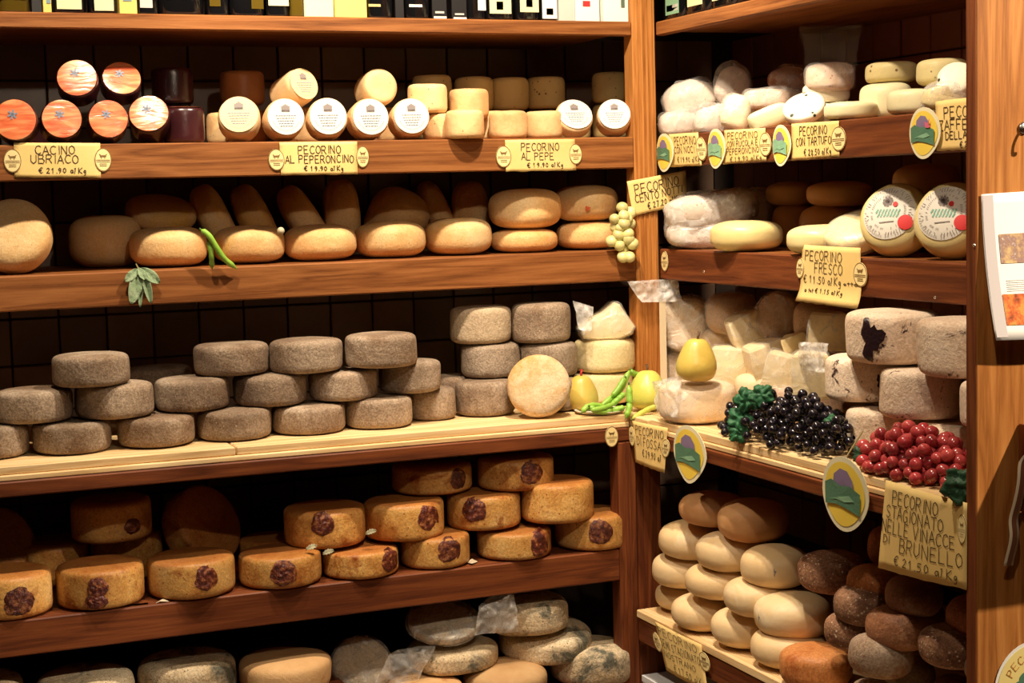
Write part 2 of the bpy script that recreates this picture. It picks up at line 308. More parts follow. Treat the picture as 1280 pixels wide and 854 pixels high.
CHEESES=[
('w1', 'wine', None, 'small dark-rinded wine cheese with red label face, leftmost above the first yellow price card', (-1.4906, 0.0376, 1.6805), 0.0471, 0.0883, 9, -9, 6),
('w2', 'wine', None, 'second red-faced wine cheese from the left in the front row above the first card', (-1.3944, 0.0509, 1.68), 0.0452, 0.0823, 9, -3, 10),
('w3', 'wine', None, 'third red-faced wine cheese from the left in the front row, below the pair on top', (-1.293, 0.0517, 1.6795), 0.0449, 0.0795, 9, -4, 10),
('w4', 'wine', None, 'fourth red-faced wine cheese, front row, turned left beside an upright dark one', (-1.195, 0.0614, 1.6843), 0.0465, 0.0754, 9, -14, 22),
('w5', 'wine', None, 'pale orange faced wine cheese on top of the pile, left one of the upper pair', (-1.3518, 0.0607, 1.767), 0.0456, 0.0643, 9, -10, 20),
('w6', 'wine', None, 'wine cheese on the pile, right one of the upper pair with shaded face top', (-1.2524, 0.0909, 1.7685), 0.0449, 0.0512, 9, -2, 28),
('w7', 'wine', None, 'upright dark purple wine cheese behind the pile, near the back tiles', (-1.115, 0.2003, 1.7703), 0.0487, 0.0857, 9, 0, 90),
('w8', 'wine', None, 'upright dark purple wine cheese with red top, at the right end of its shelf group', (-1.1178, 0.0704, 1.6716), 0.0475, 0.0822, 9, 0, 90),
('w9', 'wine', None, 'dark wine cheese lying in the back row behind the two leftmost red faces', (-1.423, 0.2404, 1.6653), 0.0464, 0.0696, 9, 0, 90),
('w10', 'wine', None, 'dark wine cheese under the upright back one, mostly behind the fourth red face', (-1.122, 0.2003, 1.6777), 0.0478, 0.0944, 9, 0, 90),
('p1', 'whiteface', None, 'small pecorino with yellowish label, first of the five round faces in the front row', (-0.9917, 0.0528, 1.683), 0.0487, 0.0678, 5.5, -14, 20),
('p2', 'whiteface', None, 'small pecorino with white label, second of the five round faces in the front row', (-0.8883, 0.0513, 1.6806), 0.0471, 0.0822, 5.5, -5, 10),
('p3', 'whiteface', None, 'small pecorino with white label, third of the five round faces in the front row', (-0.7845, 0.0522, 1.6812), 0.0478, 0.0804, 5.5, -8, 10),
('p4', 'whiteface', None, 'small pecorino with white label, fourth of the five round faces in the front row', (-0.6832, 0.0513, 1.6803), 0.0473, 0.0834, 5.5, -5, 8),
('p5', 'whiteface', None, 'small pecorino with white label, fifth of the five round faces, beside a cream block', (-0.579, 0.0528, 1.6803), 0.0469, 0.0822, 5.5, -7, 10),
('q1', 'whiteface', None, 'yellow pecorino with label turned right, lying on the second and third round faces', (-0.847, 0.1102, 1.7528), 0.043, 0.0949, 5.5, 22, 18),
('q2', 'whiteface', None, 'plain yellow-faced pecorino without label resting on the fourth and fifth round faces', (-0.6409, 0.1104, 1.7563), 0.0452, 0.0881, 5.5, 4, 10),
('u1', 'tan', 'brownrind', 'brown upright drum cheese at the back above the first round face', (-0.9276, 0.2897, 1.7716), 0.0549, 0.0864, 6, 0, 90),
('u2', 'tan', None, 'upright cream drum cheese peeping out left of the first round face', (-0.9997, 0.1702, 1.6687), 0.0445, 0.0764, 6, 0, 90),
('u3', 'tan', 'brownrind', 'brown drum cheese in the back row below the upper brown one', (-0.9215, 0.2901, 1.6755), 0.0532, 0.0899, 6, 0, 90),
('u4', 'tan', None, 'cream drum cheese in the back row between the second and third round faces', (-0.7867, 0.2401, 1.6755), 0.0536, 0.0899, 6, 0, 90),
('u5', 'tan', None, 'cream drum cheese in the back row between the fourth and fifth round faces', (-0.5722, 0.2402, 1.6754), 0.0523, 0.0899, 6, 0, 90),
('d1', 'tan', None, 'upper peppery drum cheese with shaded top just right of the fifth round face', (-0.5183, 0.0806, 1.732), 0.0481, 0.0728, 6, 0, 90),
('d1b', 'tan', 'pepper', 'dim peppery drum cheese at the back, its top edge above the first upper drum', (-0.4464, 0.2497, 1.7575), 0.051, 0.0914, 6, 0, 90),
('d2', 'tan', None, 'upper orange-sided drum cheese above the block that juts over the shelf edge', (-0.3999, 0.1102, 1.7207), 0.0499, 0.0758, 6, 0, 90),
('d2b', 'tan', 'pepper', 'olive peppercorn cheese at the back behind the upper orange-sided drum', (-0.3318, 0.2498, 1.7533), 0.0506, 0.0888, 6, 0, 90),
('d3', 'tan', 'pepper', 'olive peppercorn cheese, middle of the three dim ones on the upper back row', (-0.2326, 0.2499, 1.7531), 0.0501, 0.0859, 6, 0, 90),
('d4', 'tan', 'pepper', 'olive peppercorn cheese with clear dark specks, right one of the three dim ones', (-0.1304, 0.25, 1.756), 0.0506, 0.0847, 6, 0, 90),
('d5', 'tan', 'pepper', 'lone olive peppercorn cheese at the back beside the corner post', (0.0474, 0.22, 1.7684), 0.052, 0.0815, 6, 0, 90),
('e1', 'tan', None, 'cream drum cheese on the shelf just right of the fifth round face', (-0.482, 0.0809, 1.663), 0.0493, 0.0651, 6, 0, 90),
('e2', 'tan', None, 'bright cream cheese jutting out over the shelf edge and casting a pointed shadow', (-0.4533, 0.0007, 1.6654), 0.0468, 0.0699, 6, 0, 90),
('e3', 'tan', None, 'cream cheese half hidden behind the jutting bright one', (-0.3282, 0.15, 1.668), 0.042, 0.075, 6, 0, 90),
('e4', 'tan', None, 'upright tan drum cheese above the third yellow price card, beside the jutting one', (-0.3164, 0.0606, 1.6657), 0.048, 0.0705, 6, 0, 90),
('e5', 'tan', None, 'pinkish crusted drum cheese between the tan drum and the right pair of labelled faces', (-0.2116, 0.0806, 1.666), 0.0477, 0.071, 6, 0, 90),
('e6', 'tan', 'pepper', 'hidden cream cheese at the back carrying the middle peppercorn cheese', (-0.233, 0.2602, 1.6704), 0.0503, 0.0799, 6, 0, 90),
('e7', 'tan', 'pepper', 'hidden cream cheese at the back carrying the speckled peppercorn cheese', (-0.119, 0.2603, 1.6704), 0.0489, 0.0799, 6, 0, 90),
('e8', 'tan', 'pepper', 'hidden cheese at the back left of the tan drum, under the dim peppery ones', (-0.3336, 0.2603, 1.6704), 0.048, 0.0798, 6, 0, 90),
('e9', 'tan', 'pepper', 'low dim cheese at the back under the lone peppercorn cheese by the corner post', (0.0505, 0.23, 1.678), 0.052, 0.095, 6, 0, 90),
('e10', 'tan', 'pepper', 'low flat cheese at the back left of the lone peppercorn cheese', (-0.0469, 0.2502, 1.6779), 0.0406, 0.0948, 6, 0, 90),
('e11', 'tan', 'pepper', 'hidden cheese at the back below the upper drum beside the fifth round face', (-0.4499, 0.2603, 1.6704), 0.0494, 0.0799, 6, 0, 90),
('f1', 'whiteface', None, 'labelled pecorino tilted up to the right, left one of the pair beside the corner post', (-0.1367, 0.0653, 1.6788), 0.0487, 0.0449, 5.5, -8, 32),
('f2', 'whiteface', None, 'labelled pecorino facing forward, right one of the pair beside the corner post', (-0.0293, 0.0539, 1.6786), 0.0444, 0.0634, 5.5, -21, 20),
('g0', 'amber', None, 'large amber wheel standing on edge at the left end of the third shelf', (-1.5048, 0.0997, 1.4304), 0.0846, 0.0928, 3.4, -15, 24),
('g1', 'amber', None, 'shaded orange-brown wheel lying flat behind the sage leaves, second from left', (-1.2759, 0.2806, 1.4088), 0.0876, 0.1254, 3.1, 0, 90),
('g2', 'amber', None, 'spotted light amber wheel behind the sage sprig, first of the front row', (-1.1504, 0.1501, 1.3934), 0.0895, 0.0949, 3.1, 0, 90),
('g4', 'amber', None, 'pinkish amber wheel behind the crossed bean pods, second of the front row', (-0.9587, 0.1501, 1.3914), 0.0855, 0.0908, 3.1, 0, 90),
('g5', 'amber', None, 'spotted amber wheel with a yellow patch at right, third of the front row', (-0.7827, 0.15, 1.3896), 0.0896, 0.0872, 3.1, 0, 90),
('g6', 'amber', None, 'golden amber wheel, fourth of the front row under a tilted dark wheel', (-0.604, 0.15, 1.3906), 0.0886, 0.0893, 3.1, 0, 90),
('g7', 'amber', None, 'golden amber wheel, fifth of the front row left of the two stacks', (-0.4241, 0.1501, 1.3928), 0.0861, 0.0937, 3.1, 0, 90),
('g8', 'amber', None, 'amber wheel at the bottom of the left two-wheel stack', (-0.2443, 0.1498, 1.3762), 0.0866, 0.0605, 3.1, 0, 90),
('g9', 'amber', None, 'pale glowing amber wheel on top of the left two-wheel stack', (-0.2397, 0.1501, 1.4569), 0.0944, 0.1009, 3.1, 0, 90),
('g10', 'amber', None, 'amber wheel at the bottom of the right stack beside the white grapes', (-0.061, 0.15, 1.3824), 0.0859, 0.0729, 3.1, 0, 90),
('g11', 'amber', None, 'amber wheel with a red spot on top of the right stack beside the white grapes', (-0.068, 0.1503, 1.4654), 0.0837, 0.093, 3.1, 0, 90),
('g3', 'amber', None, 'dim wheel resting tilted over the first front wheel near the back', (-1.138, 0.3007, 1.4721), 0.0857, 0.0594, 3.1, 10, 68),
('l1', 'amber', None, 'dim wheel standing on edge leaning left, first of three leaning ones behind the pods', (-0.9953, 0.34, 1.4423), 0.1, 0.082, 3.1, 78, 24),
('l2', 'amber', None, 'dim wheel standing on edge leaning left, second of three leaning ones behind the pods', (-0.8949, 0.34, 1.4423), 0.1, 0.082, 3.1, 78, 24),
('l3', 'amber', None, 'dim wheel on edge, third and most tilted of the three leaning ones behind the pods', (-0.7699, 0.34, 1.4392), 0.1, 0.082, 3.1, 78, 30),
('l4', 'amber', None, 'dim wheel standing upright on edge behind the third and fourth front wheels', (-0.6712, 0.3399, 1.4453), 0.0993, 0.0912, 3.1, 78, 2),
('b1', 'amber', None, 'brown wheel tipped to the left behind the fourth front wheel', (-0.5204, 0.3523, 1.4341), 0.0799, 0.1539, 3.1, 20, 52),
('b2', 'amber', None, 'dim wheel leaning on edge right of the tipped brown wheel', (-0.3929, 0.39, 1.441), 0.0979, 0.0699, 3.1, 78, 20),
('b3', 'amber', None, 'dim wheel standing on edge just left of the two-wheel stacks', (-0.3135, 0.3497, 1.4395), 0.0935, 0.0976, 3.1, 70, 2),
('h0', 'grey', None, 'grey ash-rinded wheel, leftmost of the bottom row, cut by the left edge of the picture', (-1.5836, -0.0048, 0.9902), 0.0807, 0.0704, 6.5, 0, 90),
('h1', 'grey', None, 'grey ash-rinded wheel, second of the bottom row from the left edge', (-1.4144, -0.0257, 0.9892), 0.0846, 0.0685, 6.5, 0, 90),
('h2', 'grey', None, 'grey ash-rinded wheel, third of the bottom row from the left edge', (-1.2302, -0.0333, 0.989), 0.0861, 0.0681, 6.5, 0, 90),
('h3', 'grey', None, 'grey ash-rinded wheel, fourth of the bottom row, above the seam between the pine boards', (-1.0511, -0.027, 0.9895), 0.0842, 0.0691, 6.5, 0, 90),
('h4', 'grey', None, 'grey ash-rinded wheel, fifth of the bottom row from the left edge', (-0.8748, -0.0255, 0.9877), 0.0846, 0.0655, 6.5, 0, 90),
('h5', 'grey', None, 'grey ash-rinded wheel, sixth of the bottom row from the left edge', (-0.7054, -0.031, 0.9907), 0.0799, 0.0716, 6.5, 0, 90),
('h6', 'grey', None, 'grey ash-rinded wheel, last of the bottom row on the right end of the long stack', (-0.5554, 0.0204, 0.9935), 0.06, 0.077, 6.5, 0, 90),
('h7', 'grey', None, 'dim grey wheel in the gap behind the right end of the long stack', (-0.438, 0.152, 0.9988), 0.0645, 0.0878, 6.5, 0, 90),
('m0', 'grey', None, 'grey ash-rinded wheel, leftmost of the middle row above the first two bottom wheels', (-1.4905, -0.0043, 1.0609), 0.0837, 0.073, 6.5, 0, 90),
('m1', 'grey', None, 'grey ash-rinded wheel, second of the middle row, under the lone left top wheel', (-1.3167, -0.0136, 1.0619), 0.0859, 0.0774, 6.5, 0, 90),
('m2', 'grey', None, 'grey ash-rinded wheel, third of the middle row, with no top wheel at its left', (-1.1364, 0.0096, 1.0606), 0.0853, 0.0741, 6.5, 0, 90),
('m3', 'grey', None, 'grey ash-rinded wheel, fourth of the middle row from the left edge', (-0.9575, 0.0027, 1.059), 0.0866, 0.0735, 6.5, 0, 90),
('m4', 'grey', None, 'grey ash-rinded wheel, fifth of the middle row from the left edge', (-0.7828, -0.0084, 1.0585), 0.0812, 0.0701, 6.5, 0, 90),
('m5', 'grey', None, 'grey ash-rinded wheel, last of the middle row on the right of the long stack', (-0.615, -0.005, 1.0667), 0.0744, 0.075, 6.5, 0, 90),
('t0', 'grey', None, 'grey ash-rinded wheel, alone on the top row at the left, apart from three others', (-1.3678, -0.0346, 1.1344), 0.0839, 0.0709, 6.5, 0, 90),
('t1', 'grey', None, 'grey ash-rinded wheel, first of the three adjoining wheels on the top row', (-1.0401, 0.0241, 1.1331), 0.0858, 0.0729, 6.5, 0, 90),
('t2', 'grey', None, 'grey ash-rinded wheel, middle of the three adjoining wheels on the top row', (-0.8726, -0.0133, 1.1332), 0.0854, 0.0772, 6.5, 0, 90),
('t3', 'grey', None, 'grey ash-rinded wheel, right one of the three adjoining wheels on the top row', (-0.6987, -0.0449, 1.1381), 0.0849, 0.0786, 6.5, 0, 90),
('bk1', 'grey', None, 'dim grey wheel lying flat in the back row behind the gap of the top row', (-1.1813, 0.225, 1.0684), 0.0844, 0.0753, 6.5, 0, 90),
('n3', 'grey', None, 'grey pitted wheel at the bottom of the three-high stack left of the upright round', (-0.4136, 0.0214, 0.9978), 0.0733, 0.0857, 6.5, 0, 90),
('n2', 'grey', None, 'grey wheel in the middle of the three-high stack left of the upright round', (-0.373, 0.0798, 1.0834), 0.0743, 0.0855, 6.5, 0, 90),
('n1', 'grey', 'beige', 'pale beige-grey wheel on top of the three-high stack, half in light', (-0.3931, 0.0905, 1.1721), 0.0771, 0.0919, 6.5, 0, 90),
('n6', 'grey', None, 'dark grey wheel hidden at the bottom behind the upright round', (-0.2417, 0.0002, 0.9952), 0.0704, 0.0807, 6.5, 0, 90),
('n5', 'grey', None, 'grey-brown wheel in the middle of the stack behind the upright round', (-0.2304, 0.0459, 1.0789), 0.0749, 0.087, 6.5, 0, 90),
('n4', 'grey', None, 'dark grey wheel on top of the stack behind the upright round', (-0.248, 0.045, 1.1719), 0.0745, 0.099, 6.5, 0, 90),
('disc', 'grey', 'tanface', 'tan floury wheel standing on edge with its round face forward, beside the red-stemmed pear', (-0.3249, -0.1082, 1.0314), 0.0767, 0.0667, 3.6, -24, 18),
('y1', 'yellow', None, 'pale yellow drum cheese in the middle of the corner stack below the wrapped wedge', (-0.0655, 0.061, 1.0782), 0.0789, 0.0865, 6, 0, 90),
('y2', 'yellow', None, 'pale yellow drum cheese at the bottom of the corner stack behind pear and pods', (-0.0717, 0.0593, 0.995), 0.0761, 0.08, 6, 0, 90),
('s0', 'stamp', None, 'stamped brown wheel, leftmost of the front row, cut by the left edge', (-1.5715, -0.0972, 0.6722), 0.0909, 0.0945, 8, 0, 90),
('s1', 'stamp', None, 'stamped brown wheel, second of the front row from the left', (-1.3785, -0.099, 0.6695), 0.095, 0.0891, 8, 0, 90),
('s2', 'stamp', None, 'stamped brown wheel, third of the front row, below the leaning dark wheel', (-1.1788, -0.0995, 0.6677), 0.0973, 0.0854, 8, 0, 90),
('s3', 'stamp', None, 'stamped brown wheel, fourth of the front row, round stamp in the middle of its side', (-0.9755, -0.1036, 0.6622), 0.0942, 0.0744, 8, 0, 90),
('s4', 'stamp', None, 'stamped brown wheel, fifth of the front row, stamp at its right edge, bottom row', (-0.786, -0.1067, 0.6567), 0.0891, 0.0635, 8, 0, 90),
('s5', 'stamp', None, 'stamped brown wheel, sixth of the front row, with a large dark stamp, bottom row', (-0.5991, -0.1016, 0.6626), 0.0826, 0.0753, 8, 0, 90),
('s6', 'stamp', None, 'stamped brown wheel, seventh of the bottom row, stamp hidden in shadow at right', (-0.3963, -0.1035, 0.6587), 0.09, 0.0676, 8, 0, 90),
('s7', 'stamp', None, 'stamped brown wheel, last of the bottom row beside the lower post', (-0.1854, -0.0991, 0.6687), 0.0928, 0.0875, 8, 0, 90),
('t4', 'stamp', None, 'stamped brown wheel, first of the second row, above the fourth and fifth bottom ones', (-0.8543, -0.0572, 0.739), 0.0953, 0.09, 8, 0, 90),
('t5', 'stamp', None, 'stamped brown wheel, second of the second row, with dark stamp near its right edge', (-0.6653, -0.0769, 0.7396), 0.0945, 0.0904, 8, 0, 90),
('t6', 'stamp', None, 'stamped brown wheel, third of the second row, stamp left of centre', (-0.4598, -0.07, 0.7397), 0.0897, 0.0865, 8, 0, 90),
('t7', 'stamp', None, 'lightest brown wheel without visible stamp, last of the second row', (-0.2835, -0.1126, 0.7518), 0.0888, 0.0989, 8, 0, 90),
('u4s', 'stamp', None, 'stamped brown wheel, left one of the two on the top row under the board', (-0.5704, -0.0126, 0.8191), 0.0975, 0.0683, 8, 0, 90),
('u5s', 'stamp', None, 'stamped brown wheel, right one of the two on the top row under the board', (-0.37, -0.061, 0.822), 0.0927, 0.0782, 8, 0, 90),
('k1', 'stamp', None, 'dim brown wheel on the back row behind the first two stamped wheels', (-1.4499, 0.1578, 0.674), 0.0821, 0.0981, 8, 0, 90),
('k3', 'stamp', None, 'dim brown wheel on the back row carrying another, behind the second front wheel', (-1.2835, 0.1404, 0.6765), 0.0839, 0.103, 8, 0, 90),
('k2', 'stamp', None, 'dark brown wheel in the upper back row above the second front wheel', (-1.3227, 0.0823, 0.7757), 0.0913, 0.0957, 8, 0, 90),
('k0', 'stamp', None, 'dark brown wheel leaning on edge at the far left of the lower shelf', (-1.573, 0.1784, 0.7181), 0.0846, 0.1114, 8, -10, 20),
('k4', 'stamp', None, 'dark brown wheel leaning on its edge at the back above the third front wheel', (-1.1082, 0.1215, 0.7238), 0.0969, 0.0759, 8, 35, 25),
('k5', 'stamp', None, 'dim brown wheel lying behind the fourth front wheel, only its top edge lit', (-0.9411, 0.1009, 0.657), 0.0812, 0.064, 8, 0, 90),
('k6', 'stamp', None, 'hidden brown wheel on the back row behind the fifth front wheel', (-0.6954, 0.1999, 0.67), 0.087, 0.09, 8, 0, 90),
('v0', 'mould', None, 'mouldy grey-blue crusted wheel, cut by the bottom left corner of the picture', (-1.635, -0.0327, 0.4272), 0.0868, 0.1044, 4.5, 0, 90),
('v1', 'mould', None, 'mouldy grey-blue crusted wheel, second at the bottom edge, dark on top', (-1.4189, -0.079, 0.422), 0.1062, 0.0939, 4.5, 0, 90),
('v2', 'mould', None, 'mouldy grey-blue crusted wheel, third at the bottom edge with a bright side', (-1.1949, -0.0765, 0.4251), 0.11, 0.1002, 4.5, 0, 90),
('v3', 'mould', 'beigeb', 'tan smooth wheel fourth at the bottom edge of the picture', (-0.9767, -0.1106, 0.4152), 0.1066, 0.0805, 4.5, 0, 90),
('w1m', 'mould', None, 'speckled wheel tipped up on top of the lower pile, partly in crinkled film', (-0.573, -0.0742, 0.4738), 0.0888, 0.0286, 4.5, -10, 72),
('w2m', 'mould', None, 'beige wheel under the tipped speckled one in the lower pile', (-0.5511, -0.0657, 0.3879), 0.1102, 0.0584, 4.5, 0, 90),
('w3m', 'mould', None, 'speckled wheel on top right of the lower pile, its left side in a clear bag', (-0.355, -0.0677, 0.4669), 0.1052, 0.0839, 4.5, 0, 90),
('w4m', 'mould', None, 'blue-veined brown wheel below the bagged top one in the lower pile', (-0.3027, -0.0579, 0.3904), 0.1152, 0.0702, 4.5, -5, 84),
('w5m', 'mould', 'beigeb', 'smooth tan wheel under the beige one at the bottom edge', (-0.4413, -0.1313, 0.3266), 0.1026, 0.0833, 2.8, 0, 90),
('w6m', 'mould', None, 'crusty mouldy wheel leaning beside the lower post at the bottom', (-0.1968, -0.1013, 0.3326), 0.1054, 0.0953, 4.5, 0, 90),
('w7m', 'mould', 'beigeb', 'tan wheel at the bottom edge under the beige one, left of the smooth one', (-0.655, -0.146, 0.3229), 0.0962, 0.0758, 4.5, 0, 90),
('w8m', 'mould', None, 'brown dark-spotted wheel inside a clear plastic bag at the bottom edge', (-0.7785, -0.0556, 0.3857), 0.0703, 0.062, 4.5, -10, 38),
('o1', 'cream', None, 'cream oval cheese in the bottom row tucked in beside the lower post', (-0.005, -0.2473, 0.5084), 0.0758, 0.0686, 2.6, 0, 90),
('o2', 'cream', None, 'cream oval cheese, second of the bottom row, right above the hanging lower card', (-0.0471, -0.4211, 0.5141), 0.0823, 0.0799, 2.6, 0, 90),
('o3', 'cream', None, 'cream oval cheese, third of the bottom row from the lower post', (-0.0337, -0.5914, 0.5171), 0.0822, 0.0858, 2.6, 0, 90),
('o4', 'cream', None, 'cream oval cheese, fourth of the bottom row, next to the orange-brown one', (-0.0342, -0.7611, 0.5137), 0.0809, 0.079, 2.6, 0, 90),
('o5', 'brown', 'orange', 'large orange-brown wheel at the end of the cream bottom row, cut by the picture bottom', (-0.0547, -0.8996, 0.5135), 0.0746, 0.0786, 3.6, 0, 90),
('p1r', 'cream', None, 'cream oval cheese, first of the second row from below, beside the lower post', (-0.023, -0.2856, 0.5833), 0.0834, 0.0809, 2.8, 0, 90),
('p2r', 'cream', None, 'cream oval cheese, second of the second row from below', (-0.0337, -0.4726, 0.5965), 0.0836, 0.0786, 2.6, 0, 90),
('p3r', 'cream', None, 'cream oval cheese, third of the second row from below', (-0.0316, -0.642, 0.5986), 0.0828, 0.0837, 2.6, 0, 90),
('p4r', 'cream', None, 'large pale oval cheese with a small ink mark, above the orange-brown wheel', (-0.0201, -0.7564, 0.5815), 0.0832, 0.0935, 2.6, 0, 90),
('q1r', 'cream', None, 'cream oval cheese, leftmost of the third row from below', (-0.0201, -0.3136, 0.6608), 0.0822, 0.0878, 2.6, 0, 90),
('q2r', 'cream', None, 'cream oval cheese, second of the third row from below', (-0.02, -0.5, 0.6704), 0.082, 0.0864, 2.6, 0, 90),
('q3r', 'cream', None, 'large pale oval cheese with a small ink mark, right end of the third row', (-0.0095, -0.6697, 0.6688), 0.0767, 0.0897, 2.6, 0, 90),
('t1r', 'cream', 'tanround', 'brownish oval cheese at the top left of the pile in the shade', (-0.0096, -0.3952, 0.7486), 0.0808, 0.0787, 2.6, 0, 90),
('t2r', 'cream', 'tanround', 'larger orange-tan oval cheese on top of the pile in the shade of the board', (-0.0003, -0.5625, 0.7508), 0.0796, 0.0951, 2.6, 0, 90),
('B1', 'brown', 'crust', 'dark brown crusted small cheese, highest at left, touching the big pale ones', (-0.0013, -0.8787, 0.6991), 0.071, 0.0862, 2.7, 0, 90),
('B2', 'brown', 'red', 'reddish brown small cheese at the top beside the corner of the big price card', (-0.0, -1.0361, 0.7116), 0.06, 0.0678, 2.7, 0, 90),
('B3', 'brown', 'crust', 'dark brown crusted small cheese, tilted, left column just below the topmost ones', (-0.0308, -1.0442, 0.6719), 0.064, 0.0774, 2.7, 0, 90),
('B4', 'brown', None, 'smooth dark brown small cheese directly under the big price card', (-0.0099, -1.1722, 0.7156), 0.056, 0.0767, 2.7, 0, 90),
('B5', 'brown', None, 'smooth red-brown small cheese in the middle of the brown pile', (-0.0312, -1.1608, 0.6551), 0.0662, 0.0817, 2.7, 0, 90),
('B6', 'brown', 'crust', 'dark brown crusted small cheese, lowest of the left column beside the orange-brown wheel', (-0.0405, -1.0149, 0.6127), 0.056, 0.0735, 2.7, 0, 90),
('B7', 'brown', 'ash', 'ashy grey small cheese with a dark shadow, below the middle of the brown pile', (-0.0615, -1.1372, 0.5976), 0.0614, 0.084, 2.7, 0, 90),
('B8', 'brown', 'crust', 'dark brown crusted small cheese, right side of the pile with pale frosting', (-0.0406, -1.3332, 0.6618), 0.0638, 0.0754, 2.7, 0, 90),
('B9', 'brown', 'red', 'red-brown small cheese cut by the end panel, under the big price card', (-0.0003, -1.3597, 0.719), 0.0627, 0.0709, 2.7, 0, 90),
('B10', 'brown', 'ash', 'ashy frosted small cheese at the bottom edge in the brown pile', (0.0621, -1.0655, 0.5162), 0.0472, 0.084, 2.7, 0, 90),
('B11', 'brown', None, 'dull brown small cheese in the bottom right corner beside the end panel', (0.0636, -1.1978, 0.5146), 0.0439, 0.0808, 2.7, 0, 90),
('B12', 'brown', 'red', 'red-brown small cheese half hidden behind the left edge of the big price card', (0.0601, -1.0023, 0.7701), 0.0486, 0.0793, 2.7, 0, 90),
('B13', 'brown', 'ash', 'pale brown small cheese, a sliver beside the end panel low down', (-0.0193, -1.426, 0.6421), 0.0576, 0.058, 2.7, 0, 90),
('B14', 'brown', 'ash', 'frosted small cheese barely showing at the bottom edge between the ashy ones', (-0.0546, -1.0978, 0.5063), 0.0404, 0.0643, 2.7, 0, 90),
('B15', 'brown', None, 'hidden brown cheese in the back of the brown pile under the topmost ones', (0.1191, -0.9763, 0.614), 0.0731, 0.0792, 2.7, 0, 90),
('J6', 'pomace', None, 'pomace-crusted pale drum cheese, bottom row, left one behind the red grapes', (0.0563, -0.9896, 1.0038), 0.0801, 0.0975, 7, 0, 90),
('J7', 'pomace', None, 'pomace-crusted pale drum cheese, bottom row, right one behind the red grapes', (0.0898, -1.1818, 0.9976), 0.0799, 0.0852, 7, 0, 90),
('J8', 'pomace', None, 'small round tan cheese behind the black grapes', (0.1641, -0.5912, 0.9877), 0.0464, 0.0652, 7, 0, 90),
('J3', 'pomace', None, 'pomace-crusted pale drum cheese, middle row, left one above the black grapes', (0.0631, -0.9151, 1.1051), 0.084, 0.0914, 7, 0, 90),
('J4', 'pomace', None, 'pomace-crusted pale drum cheese, middle row, right one above the red grapes', (0.0559, -1.1044, 1.0948), 0.0776, 0.0969, 7, 0, 90),
('J1', 'pomace', None, 'pomace-crusted pale drum cheese, top row, left one with a big black blotch', (0.051, -1.0241, 1.1978), 0.0919, 0.1017, 7, 0, 90),
('J2', 'pomace', None, 'pomace-crusted pale drum cheese, top row, right one cut by the end panel', (0.059, -1.2428, 1.193), 0.0903, 0.1078, 7, 0, 90),
('J5', 'pomace', None, 'pomace-crusted pale drum cheese, middle row, a sliver beside the end panel', (0.0552, -1.3606, 1.0994), 0.083, 0.0853, 7, 0, 90),
('cb', 'fresh', 'peach', 'large round pale cheese in clear film in front, carrying the yellow pear', (-0.0323, -0.3687, 1.0023), 0.0902, 0.0945, 4, 0, 90),
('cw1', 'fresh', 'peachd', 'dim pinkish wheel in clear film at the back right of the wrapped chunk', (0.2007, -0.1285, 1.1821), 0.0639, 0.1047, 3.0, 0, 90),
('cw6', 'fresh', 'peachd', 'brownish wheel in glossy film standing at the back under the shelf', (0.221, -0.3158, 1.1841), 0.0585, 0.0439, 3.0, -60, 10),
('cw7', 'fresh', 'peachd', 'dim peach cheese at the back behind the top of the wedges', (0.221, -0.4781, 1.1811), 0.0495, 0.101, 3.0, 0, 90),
('cw9', 'fresh', 'peach', 'flat pinkish cheese among the wedges behind the black grape leaves', (0.1309, -0.3611, 1.0248), 0.0515, 0.0626, 3.0, 0, 90),
('r3', 'fresh', None, 'smooth cream-yellow wheel lying flat in front of the paper-wrapped ones', (0.1201, -0.3455, 1.3826), 0.0855, 0.0732, 3.0, 0, 90),
('r8', 'fresh', None, 'smooth cream-yellow wheel behind the left edge of the fresh cheese card', (0.1296, -0.6519, 1.3785), 0.0771, 0.065, 3.0, 0, 90),
('r9', 'fresh', None, 'bright cream wheel in film behind the top of the fresh cheese card', (0.1417, -0.7672, 1.3949), 0.0686, 0.0551, 3.0, -60, 60),
('r10', 'label', None, 'standing cream wheel with round printed label and red seal, left of the pair', (0.1441, -0.9091, 1.4217), 0.0759, 0.0908, 3.0, -60, 22),
('r11', 'label', None, 'standing cream wheel with round printed label, right of the pair, cut by the end panel', (0.1468, -1.0879, 1.4213), 0.0749, 0.0954, 3.0, -60, 22),
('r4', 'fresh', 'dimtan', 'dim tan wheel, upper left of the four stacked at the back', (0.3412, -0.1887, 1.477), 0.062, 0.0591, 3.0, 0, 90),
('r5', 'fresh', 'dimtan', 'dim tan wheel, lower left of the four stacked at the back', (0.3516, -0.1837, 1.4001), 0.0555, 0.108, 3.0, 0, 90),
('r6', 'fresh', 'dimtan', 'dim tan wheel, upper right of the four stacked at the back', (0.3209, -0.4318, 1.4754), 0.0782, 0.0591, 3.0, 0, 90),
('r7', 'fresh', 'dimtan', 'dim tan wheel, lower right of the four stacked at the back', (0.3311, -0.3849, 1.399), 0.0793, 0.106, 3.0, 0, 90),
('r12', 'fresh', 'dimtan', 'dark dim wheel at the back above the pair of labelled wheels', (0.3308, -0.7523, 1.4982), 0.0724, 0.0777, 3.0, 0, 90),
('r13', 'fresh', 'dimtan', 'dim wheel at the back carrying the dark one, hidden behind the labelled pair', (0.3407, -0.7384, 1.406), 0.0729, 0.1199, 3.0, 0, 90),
('a8', 'pale', 'whitefleck', 'white pepper-flecked cheese leaning in front above the third card from the left', (0.1251, -0.593, 1.6668), 0.0483, 0.028, 4, -50, 50),
